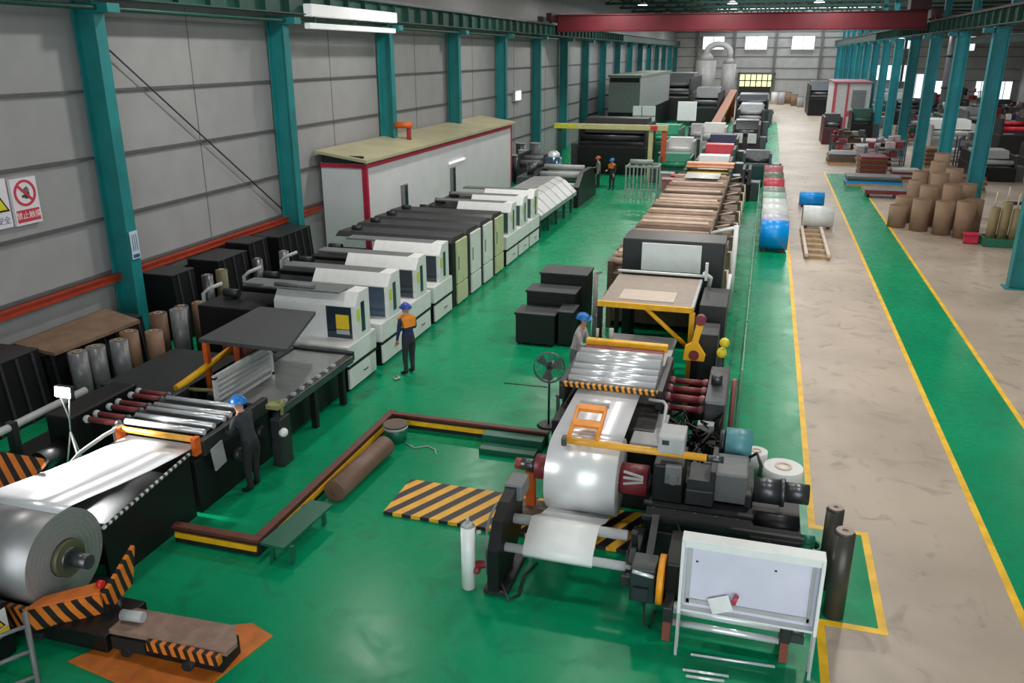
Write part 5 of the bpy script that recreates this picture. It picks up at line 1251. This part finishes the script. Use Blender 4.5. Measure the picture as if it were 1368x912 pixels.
# ------------------------------------------------------------------ generic far machines: every one built part by part with its own proportions
def far_machine(nm, lab, cat, x0, x1, y0, y1, h, mb_, mt, rolls=3, hood=True, grp=None, side=1):
    t = thing(nm, lab, cat, ((x0 + x1) / 2, (y0 + y1) / 2, 0), grp)
    part(MB().box(x0, x1, y0, y1, 0, h * 0.55, b=0.03), 'base', mb_, t)
    for x in (x0 + 0.08, x1 - 0.08):
        part(MB().prism([(y0 + 0.05, h * 0.55), (y1 - 0.05, h * 0.55), (y1 - 0.2, h), (y0 + 0.3, h)], 'x', x - 0.07, x + 0.07), 'side_frame', mb_, t)
    for q in range(rolls):
        y = y0 + 0.4 + (y1 - y0 - 0.8) * (q / max(1, rolls - 1))
        part(C((x0 + 0.16, y, h * (0.72 + 0.1 * (q % 2))), (x1 - 0.16, y, h * (0.72 + 0.1 * (q % 2))), min(0.2, h * 0.1), seg=14), 'roll', mt, t)
    if hood:
        yc = y0 + (y1 - y0) * 0.3
        part(MB().prism([(yc, h * 0.8), (yc + (y1 - y0) * 0.45, h * 0.8), (yc + (y1 - y0) * 0.4, h * 1.1), (yc + (y1 - y0) * 0.05, h * 1.1)], 'x', x0 + 0.15, x1 - 0.15), 'hood', mt, t)
    part(MB().box(x1 if side > 0 else x0 - 0.5, x1 + 0.5 if side > 0 else x0, y0 + 0.3, y0 + 1.2, 0, h * 0.6, b=0.03).cyl((x1 if side > 0 else x0 - 0.6, y0 + 1.5, h * 0.45), (x1 + 0.6 if side > 0 else x0, y0 + 1.5, h * 0.45), 0.16), 'motor', gmetal, t)
    return t
pur = M('lilac_machine', (176, 158, 186), 0.4); org = M('salmon_cover', (214, 150, 112), 0.45)
far_machine('print_unit', 'salmon and lilac topped unit with yellow rolls at the far end of the brown units', 'machine', -3.6, -1.3, 41.2, 43.6, 1.9, dgreen, M('gold_roll', (206, 170, 40), 0.4), 4, False)
solo(MB().box(-3.55, -1.25, 42.6, 43.4, 2.0, 2.1, b=0.02).box(-3.55, -1.25, 42.2, 42.6, 1.92, 1.99, b=0.02), 'salmon_cover', org, 'salmon cover plate lying on the gold rolled unit', 'cover')
far_machine('print_unit', 'white topped unit behind the gold rolled unit on the fence side line', 'machine', -3.4, -1.5, 45.6, 48.4, 1.85, dark, white, 3, True)
far_machine('print_unit', 'red hooded unit on the fence side line far down the hall', 'machine', -3.4, -1.5, 50.5, 53.5, 1.95, dgreen, M('hood_red', (206, 44, 62), 0.4), 3, True)
far_machine('green_unit', 'green topped low unit left of the white topped unit', 'machine', -5.8, -3.9, 49.5, 52.5, 1.5, M('step_green', (22, 92, 70)), M('unit_green', (34, 128, 96), 0.4), 3, True, side=-1)
far_machine('white_unit', 'white boxed unit beyond the green topped low unit', 'machine', -6.0, -4.2, 55.0, 57.5, 1.9, lgrey, white, 2, True, side=-1)
far_machine('dark_unit', 'dark unit with navy cover beyond the red hooded unit', 'machine', -3.6, -1.6, 57.5, 61.0, 1.9, dark, M('navy_cover', (40, 48, 84), 0.5), 3, True)
far_machine('winder_unit', 'dark winder right of the fence side line near the dull pink coil', 'machine', -0.9, -0.45, 44.5, 47.2, 1.6, black, gmetal, 3, False)
far_machine('winder_unit', 'dark teal motorised unit behind the dark winder', 'machine', -1.1, 0.6, 53.0, 55.0, 1.5, M('unit_teal', (34, 74, 76), 0.5), gmetal, 2, True)
far_machine('white_cabinet_unit', 'white machine cabinet on the fence side line beyond the navy covered unit', 'machine', -4.4, -2.6, 63.0, 66.0, 2.2, lgrey, white, 2, True, side=-1)
far_machine('green_unit', 'bright green covered machine beneath the white lit panel far left', 'machine', -8.0, -5.6, 60.0, 64.5, 2.2, M('step_green', (22, 92, 70)), M('unit_green_bright', (28, 148, 108), 0.4), 3, True, side=-1)
far_machine('rolled_stock_unit', 'grey rounded unit with pale roll in front of the bright green machine', 'machine', -5.6, -3.9, 66.5, 69.0, 1.9, dark, M('pale_roll', (206, 206, 208), 0.35), 2, True)
far_machine('dark_line_unit', 'purple dark machine with two pale fronts straddling the far line', 'machine', -2.3, -0.3, 66, 71, 2.2, M('purple_dark', (74, 52, 70), 0.5), gmetal, 4, True)
far_machine('dark_line_unit', 'long dark grey machine behind the purple dark machine', 'machine', -2.4, -0.2, 78, 88, 2.6, dark, M('light_mach', (150, 150, 152), 0.4), 5, True)
far_machine('dark_line_unit', 'dark machine bank near the lit doorway at the far end', 'machine', -3.2, 0.2, 96, 112, 2.6, dark, gmetal, 6, True)
solo(MB().box(-2.15, -1.5, 65.7, 65.98, 0.9, 1.6, b=0.03), 'cover_plate', white, 'left pale front plate on the purple dark machine', 'plate', 'pale plates on the purple machine')
solo(MB().box(-1.15, -0.5, 65.7, 65.98, 0.9, 1.6, b=0.03), 'cover_plate', white, 'right pale front plate on the purple dark machine', 'plate', 'pale plates on the purple machine')
solo(MB().hexa([(-4.6, 72, 0.9), (-3.8, 72, 0.9), (-3.66, 110, 2.75), (-4.44, 110, 2.75)], [(-4.6, 72, 1.2), (-3.8, 72, 1.2), (-3.66, 110, 3.05), (-4.44, 110, 3.05)]).box(-4.5, -3.9, 84, 84.3, 0, 1.6).box(-4.4, -3.8, 100, 100.3, 0, 2.3).box(-4.3, -3.7, 107, 107.3, 0, 2.6), 'ramp_conveyor', M('ramp_orange_brown', (150, 88, 48), 0.55), 'long orange brown inclined conveyor running away down the hall', 'conveyor')
far_machine('red_unit', 'small red fronted unit beside the inclined conveyor', 'machine', -5.6, -4.7, 72, 75, 1.5, M('hood_red', (206, 44, 62)), gmetal, 2, False, side=-1)
# left far group
t = thing('gantry_beam', 'cream yellow gantry beam on a red and a cream post far down the wall side line', 'gantry', (-8.9, 50.5, 0))
part(B(-12.2, -5.4, 50.3, 50.7, 2.95, 3.25, b=0.02), 'beam', M('gantry_cream', (192, 184, 130), 0.45), t)
part(B(-12.2, -10.9, 50.26, 50.3, 2.97, 3.23), 'yellow_panel', M('gantry_yellow', (196, 200, 60), 0.45), t)
part(B(-6.4, -6.0, 50.26, 50.3, 2.97, 3.23), 'red_mark', M('hood_red', (206, 44, 62)), t)
part(B(-6.5, -6.25, 50.4, 50.6, 0, 2.95), 'post', M('gantry_cream', (192, 184, 130)), t)
part(B(-5.75, -5.45, 50.4, 50.6, 0, 2.95), 'post', M('post_orange_red', (190, 80, 50), 0.45), t, 'orange red post')
part(B(-12.0, -11.75, 50.4, 50.6, 0, 2.95), 'post', dgreen, t)
far_machine('press_machine', 'tall black press behind the cream gantry beam', 'machine', -11.3, -7.0, 53, 58, 3.0, black, dark, 4, True, side=-1)
far_machine('pipe_machine', 'dark grey pipe covered machine in front of the gantry beam', 'machine', -13.6, -11.9, 46.9, 50.0, 1.7, dark, mid, 4, False)
t = thing('roller_rack', 'pale grey tubular rack standing on the green floor at the far end', 'rack', (-5.9, 44.2, 0))
for x in (-6.7, -6.3, -5.9, -5.5, -5.1):
    part(MB().box(x - 0.035, x + 0.035, 43.6, 43.67, 0.004, 1.7).box(x - 0.035, x + 0.035, 44.9, 44.97, 0.004, 1.7).box(x - 0.03, x + 0.03, 43.6, 44.97, 1.64, 1.7), 'frame', lgrey, t)
part(MB().box(-6.75, -5.05, 43.58, 43.66, 1.64, 1.74).box(-6.75, -5.05, 44.9, 44.98, 1.64, 1.74).box(-6.75, -5.05, 43.58, 43.63, 0.5, 0.56), 'rail', lgrey, t)
part(MB().cyl((-6.6, 44.3, 1.85), (-5.4, 44.3, 1.85), 0.14), 'roll', greyc, t)
for k, (x, y, m, lab) in enumerate(((-4.6, 45.2, pinkc, 'small pink bin right of the grey tubular rack'), (-4.3, 46.8, M('hood_red', (206, 44, 62)), 'small red bin behind the pink bin'), (-5.0, 47.6, lgrey, 'pale lilac bin behind the grey tubular rack'))):
    t = thing('floor_bin', lab, 'bin', (x, y, 0), 'bins by the grey rack')
    part(MB().hexa([(x - 0.3, y - 0.3, 0.01), (x + 0.3, y - 0.3, 0.01), (x + 0.3, y + 0.3, 0.01), (x - 0.3, y + 0.3, 0.01)], [(x - 0.38, y - 0.38, 0.9), (x + 0.38, y - 0.38, 0.9), (x + 0.38, y + 0.38, 0.9), (x - 0.38, y + 0.38, 0.9)]), 'body', m, t)
    part(MB().box(x - 0.41, x + 0.41, y - 0.41, y + 0.41, 0.9, 0.94, b=0.01), 'rim', m, t)
# far cabin on its black base
t = thing('far_cabin', 'grey cabin with yellowish lit side on a black base far down the left', 'cabin', (-11.6, 85, 0))
part(MB().box(-13.2, -10.5, 74.2, 97, 2.4, 5.3), 'wall', M('far_cabin_wall', (150, 150, 150), 0.5), t)
part(MB().box(-13.3, -10.4, 74.0, 97.2, 5.3, 5.5), 'roof', M('far_cabin_roof', (130, 140, 128), 0.5), t)
part(MB().box(-13.2, -10.6, 74.2, 97, 0.0, 2.4), 'base', black, t)
part(MB().box(-13.1, -10.6, 74.14, 74.2, 4.9, 5.25), 'eave_painted_shade', black, t)  # black strip painted as shade below the far cabin roof
far_machine('far_stack', 'dark machine block just beyond the far left cabin', 'machine', -13.0, -8.4, 99, 116, 4.6, dark, mid, 5, True)
far_machine('far_stack', 'second dark machine block near the dust silo', 'machine', -7.6, -4.8, 92, 104, 3.4, dark, mid, 4, True, side=-1)
t = thing('lit_screen', 'white lit panel board on legs in front of the far left cabin', 'panel', (-9.2, 70, 0))
part(B(-10.4, -8.6, 69.9, 70.1, 1.9, 3.2, b=0.02), 'panel', M('lit_white_panel', (235, 238, 238), 0.4, emit=0.25), t)
part(MB().box(-10.3, -10.2, 69.95, 70.05, 0, 1.9).box(-8.8, -8.7, 69.95, 70.05, 0, 1.9), 'leg', dark, t)
part(MB().box(-10.42, -8.58, 69.86, 69.9, 2.4, 2.46).box(-9.7, -9.64, 69.86, 69.9, 1.9, 3.2), 'mullion', mid, t)
t = thing('lit_screen', 'second white lit panel board, right of the first in front of the bright green machine', 'panel', (-6.6, 76, 0))
part(B(-7.4, -5.8, 75.9, 76.1, 1.7, 3.3, b=0.02), 'panel', M('lit_white_panel', (235, 238, 238)), t)
part(MB().box(-7.3, -7.2, 75.95, 76.05, 0, 1.7).box(-6.0, -5.9, 75.95, 76.05, 0, 1.7), 'leg', dark, t)
t = thing('dust_silo', 'grey rounded dust silo with ducts in front of the far wall', 'silo', (-7.0, 118, 0))
part(MB().cyl((-8.2, 118, 0.5), (-8.2, 118, 6.4), 1.3, seg=24).cyl((-8.2, 118, 6.4), (-8.2, 118, 7.4), 1.3, 0.4, 24), 'body', M('silo_grey', (146, 146, 146), 0.45), t)
part(MB().cyl((-5.2, 118, 0.5), (-5.2, 118, 6.0), 0.9, seg=20).cyl((-5.2, 118, 6.0), (-5.2, 118, 6.8), 0.9, 0.3, 20), 'body', M('silo_grey', (146, 146, 146)), t)
part(MB().tube([(-8.2, 118, 7.2)] + [(-6.7 - 1.5 * math.cos(a), 118, 7.4 + 1.0 * math.sin(a)) for a in [math.pi * i / 8 for i in range(9)]] + [(-5.2, 118, 6.6)], 0.38, 10), 'duct', lgrey, t)
part(MB().box(-9.4, -7.0, 117, 119, 0, 0.5).box(-6.0, -4.4, 117.2, 118.8, 0, 0.5), 'base', dark, t)
# ------------------------------------------------------------------ right of the walkway, far
t = thing('white_cabin', 'white cabin with pink red corner trim far down the right side', 'cabin', (7.8, 91, 0))
part(MB().box(6.0, 9.2, 87, 96, 0, 4.6), 'wall', M('white_cabin_wall', (196, 196, 196), 0.5), t)
part(MB().box(5.85, 9.35, 86.8, 96.2, 4.6, 4.75), 'roof', M('pinkish_roof', (150, 96, 106), 0.5), t)
part(MB().box(5.95, 6.2, 86.94, 87.2, 0, 4.6).box(7.1, 7.3, 86.95, 87, 0, 4.6).box(7.3, 9.2, 86.95, 87, 1.6, 2.1), 'trim', M('cabin_pink_trim', (190, 76, 90), 0.5), t)
part(MB().box(7.6, 8.8, 86.93, 87, 2.4, 4.0), 'window', M('cabin_window_frame', (120, 122, 124)), t)
far_machine('coil_machine', 'dark red machine on the walkway before the white cabin', 'machine', 4.7, 6.2, 76, 80, 2.2, M('mach_darkred', (84, 38, 44), 0.5), gmetal, 3, True)
far_machine('coil_machine', 'black machine with green frame in front of the white cabin', 'machine', 7.2, 9.0, 80, 83.5, 2.4, black, dgreen, 3, True)
far_machine('coil_machine', 'black machine standing by the far right columns', 'machine', 4.9, 7.8, 112, 122, 3.6, black, gmetal, 4, True)
k = 0
for (x, y, h) in ((1.0, 138, 1.8), (2.0, 136, 1.9), (3.0, 139, 1.7), (3.8, 133, 1.6), (4.6, 130, 1.4)):
    k += 1
    t = thing('paper_drum', '%s pale drum from the left in the cluster before the far wall' % nth[k - 1], 'drum', (x, y, 0), 'pale drums before the far wall')
    part(C((x, y, 0), (x, y, h), 0.5, seg=18), 'body', [white, lgrey, paper, paper, lgrey][k - 1], t)
    part(MB().ring((x, y, h), (0, 0, 1), 0.52, 0.4, 0.06, 18), 'rim', mid, t)
def pallet_stack(x, y, w, d, n, m, lab, cat='stack'):
    t = thing('sheet_stack', lab, cat, (x, y, 0), 'stacked goods beside the far aisle')
    part(MB().box(x - w / 2, x + w / 2, y - d / 2, y - d / 2 + 0.12, 0, 0.12).box(x - w / 2, x + w / 2, y + d / 2 - 0.12, y + d / 2, 0, 0.12).box(x - w / 2, x + w / 2, y - d / 2, y + d / 2, 0.12, 0.16), 'pallet', wood, t)
    for q in range(n):
        part(B(x - w / 2 + 0.04 * (q % 2), x + w / 2 - 0.05 * (q % 3), y - d / 2 + 0.03, y + d / 2 - 0.03, 0.16 + q * 0.14, 0.29 + q * 0.14, b=0.01), 'layer', m[q % len(m)], t)
pallet_stack(6.3, 52.5, 3.0, 1.6, 3, [bluec, M('unit_teal', (34, 74, 76)), mid], 'low stack of blue and teal sheets beside the far end of the green aisle')
pallet_stack(6.6, 56.5, 1.6, 2.0, 8, [M('brown_box', (110, 80, 50), 0.7), maroon], 'taller stack of brown and maroon boxes behind the blue sheets')
pallet_stack(8.3, 55.0, 1.5, 1.4, 4, [maroon, lgrey], 'stack of maroon and grey trays left of the second right column')
pallet_stack(5.3, 63, 1.8, 2.2, 4, [M('brown_box', (110, 80, 50)), gmetal], 'low brown and grey stack nearest the walkway before the dark red machine')
pallet_stack(7.4, 66, 2.0, 2.4, 6, [M('pale_pink_box', (190, 170, 174), 0.6), lgrey], 'pale pink wrapped stack further behind the brown boxes')
pallet_stack(11.2, 62.8, 1.4, 1.6, 8, [M('brown_box', (110, 80, 50)), paper], 'brown carton stack just right of the second right column')
pallet_stack(10.9, 50.5, 1.5, 1.4, 6, [paper, M('brown_box', (110, 80, 50))], 'kraft carton stack behind the tall paper rolls')
pallet_stack(8.2, 72, 2.4, 2.6, 5, [M('pale_pink_box', (190, 170, 174)), white], 'white and pink stack near the far columns')
t = thing('sheet_table', 'low maroon edged roller table across the far end of the green aisle', 'table', (6.7, 48.5, 0))
part(B(5.4, 8.6, 47.6, 48.9, 0.3, 0.42, b=0.02), 'table_top', mid, t)
part(B(5.4, 8.6, 47.52, 47.6, 0.22, 0.42), 'edge', maroon, t)
for x in (5.6, 7.0, 8.4):
    part(B(x - 0.06, x + 0.06, 47.7, 48.8, 0, 0.3), 'leg', black, t)
# neighbouring bay: rows of machines
random.seed(11)
lab_adj = ['dark', 'grey topped', 'pale fronted', 'red marked', 'black', 'green based', 'low grey', 'tall dark']
cols = [(black, lgrey), (dark, mid), (lgrey, white), (dark, M('hood_red', (206, 44, 62))), (black, gmetal), (dgreen, lgrey), (mid, lgrey), (dark, gmetal)]
rows = [(13.4, 56), (17.3, 56), (13.6, 70), (18.2, 72), (22.0, 74), (14.0, 84), (19.0, 88), (14.6, 100), (20.5, 102), (27.2, 104), (15.4, 118), (22.0, 120), (29.0, 122), (12.5, 112), (17.6, 132), (26.0, 136)]
for i, (x, y) in enumerate(rows):
    a, b_ = cols[i % 8]
    wdt = 2.2 + (i % 3) * 0.5
    far_machine('bay_machine', '%s machine in the neighbouring bay, %s of its %s row' % (lab_adj[i % 8], 'left end' if x < 15.2 else 'middle' if x < 21 else 'right end', ['nearest', 'second', 'third', 'fourth', 'fifth', 'farthest'][0 if y < 60 else 1 if y < 76 else 2 if y < 90 else 3 if y < 108 else 4 if y < 125 else 5]), 'machine',
                x - wdt / 2, x + wdt / 2, y, y + 5 + (i % 3), 1.5 + 0.35 * (i % 4), a, b_, 3, i % 2 == 0, 'machines of the neighbouring bay')
for x, y, z, lab in ((16.4, 63, 2.1, 'white and red sign board hung over the nearest machines of the neighbouring bay'),):
    solo(MB().box(x, x + 1.2, y, y + 0.06, z, z + 0.8).box(x + 0.05, x + 0.1, y, y + 0.05, 0, z).box(x + 1.1, x + 1.15, y, y + 0.05, 0, z), 'sign_board', M('hood_red', (206, 44, 62)), lab, 'sign')
t = thing('duct_stack', 'round grey duct standing beyond the columns in the neighbouring bay', 'duct', (17.5, 96, 0))
part(C((17.5, 96, 0), (17.5, 96, 9.0), 0.8, seg=20), 'duct', mid, t)
part(MB().ring((17.5, 96, 4.0), (0, 0, 1), 0.86, 0.78, 0.2, 20).ring((17.5, 96, 7.0), (0, 0, 1), 0.86, 0.78, 0.2, 20), 'flange', dark, t)

# grey drums by the wall beyond the long cabin, and loose goods in the neighbouring bay
for k, (x, y, h) in enumerate(((-14.6, 47.6, 1.7), (-14.0, 48.4, 1.5), (-14.0, 52.7, 1.8), (-14.1, 50.2, 1.6), (-14.6, 51.4, 1.9))):
    t = thing('grey_drum', '%s grey upright drum by the wall past the end of the long cabin' % nth[k], 'drum', (x, y, 0), 'grey drums past the long cabin')
    part(C((x, y, 0), (x, y, h), 0.32, seg=18), 'body', [lgrey, gmetal, mid, lgrey, gmetal][k], t)
    part(MB().ring((x, y, h), (0, 0, 1), 0.34, 0.22, 0.05, 18), 'rim', lgrey, t)
pk = M('pale_pink_box', (190, 170, 174)); bb = M('brown_box', (110, 80, 50)); nv = M('navy_cover', (40, 48, 84))
for (x, y, w, d, n, m, lab) in ((12.6, 66.5, 1.6, 1.4, 5, [white, pk], 'white and pink carton stack behind the third right column'),
        (15.4, 65.2, 2.0, 1.2, 3, [gmetal, lgrey], 'low grey tray stack in front of the nearest bay machines'),
        (11.2, 78.6, 1.0, 1.2, 9, [bb, paper, maroon], 'tall brown and maroon stack between far right columns'),
        (21.4, 66.5, 2.2, 1.4, 4, [pk, lgrey], 'pink grey wrapped stack in the middle of the bay'),
        (23.0, 90.0, 2.2, 1.8, 8, [nv, mid], 'navy and grey stack deep in the bay'),
        (16.8, 79.8, 1.6, 1.4, 6, [paper, white], 'kraft and white stack deep in the bay'),
        (11.6, 95.5, 1.6, 1.6, 7, [lgrey, pk], 'grey and pink stack right of the white cabin'),
        (12.0, 100.0, 1.8, 1.8, 8, [paper, bb], 'brown stack farther behind the white cabin'),
        (24.8, 112.0, 2.4, 1.8, 9, [gmetal, M('hood_red', (206, 44, 62))], 'red banded grey stack near the far bay windows'),
        (18.0, 126.0, 2.4, 2.0, 9, [lgrey, nv], 'grey and navy stack near the far wall of the bay')):
    pallet_stack(x, y, w, d, n, m, lab)

def parts_rack(x, y, w, d, h, cols_, lab, sd):
    """open steel rack with goods fixed on its shelves"""
    random.seed(sd)
    t = thing('parts_rack', lab, 'rack', (x, y, 0), 'open racks of parts beyond the right columns')
    for sx in (-1, 1):
        for sy in (-1, 1):
            part(B(x + sx * w / 2 - 0.04, x + sx * w / 2 + 0.04, y + sy * d / 2 - 0.04, y + sy * d / 2 + 0.04, 0, h), 'post', M('rack_blue_grey', (70, 92, 108), 0.5), t)
    for z in (0.25, h * 0.55, h * 0.92):
        sh = part(B(x - w / 2, x + w / 2, y - d / 2, y + d / 2, z, z + 0.05), 'shelf', mid, t)
        xx = x - w / 2 + 0.1
        while xx < x + w / 2 - 0.35:
            bw = random.uniform(0.25, 0.55); bh = random.uniform(0.2, h * 0.28)
            m = random.choice(cols_)
            if random.random() < 0.4:
                part(C((xx + 0.16, y, z + 0.05), (xx + 0.16, y, z + 0.05 + bh), 0.15, seg=12), 'tub', m, sh)
            else:
                part(B(xx, min(xx + bw, x + w / 2 - 0.05), y - d * 0.4, y + d * 0.3, z + 0.05, z + 0.05 + bh, b=0.01), 'box', m, sh)
            xx += bw + 0.08
    return t
cA = [pk, lgrey, bb, maroon]; cB = [white, nv, mid, paper]; cC = [M('hood_red', (206, 44, 62)), lgrey, gmetal, bb]; cD = [tealm, pk, black, paper]
for a in ((7.6, 59.8, 2.2, 0.9, 1.5, cA, 'open rack of pink and brown goods behind the maroon box stack', 1),
          (8.4, 63.0, 1.8, 0.9, 1.7, cD, 'open rack with teal and pink goods beside the third right column', 2),
          (6.2, 70.0, 2.4, 1.0, 1.4, cC, 'low open rack with red goods before the dark red machine', 3),
          (13.4, 63.5, 1.6, 0.9, 1.9, cB, 'open rack with white and navy goods just inside the next bay', 4),
          (17.8, 64.0, 2.2, 0.9, 1.6, cD, 'open rack with teal goods near the sign board of the next bay', 5),
          (12.2, 81.5, 1.8, 1.0, 2.0, cC, 'open rack with red goods between columns level with the white cabin', 6),
          (16.4, 94.2, 2.4, 1.0, 2.2, cB, 'open rack with navy goods by the round grey duct', 7),
          (24.6, 99.5, 2.4, 1.0, 2.2, cA, 'open rack with pink goods deep in the next bay', 8),
          (20.4, 82.5, 2.2, 1.0, 2.0, cB, 'open rack with white goods in the middle of the next bay', 9),
          (11.5, 104.0, 1.6, 1.0, 2.3, cA, 'open rack with brown goods far behind the white cabin', 10),
          (25.5, 128.0, 3.0, 1.2, 2.6, cC, 'open rack with red goods before the far bay windows', 12)):
    parts_rack(*a)
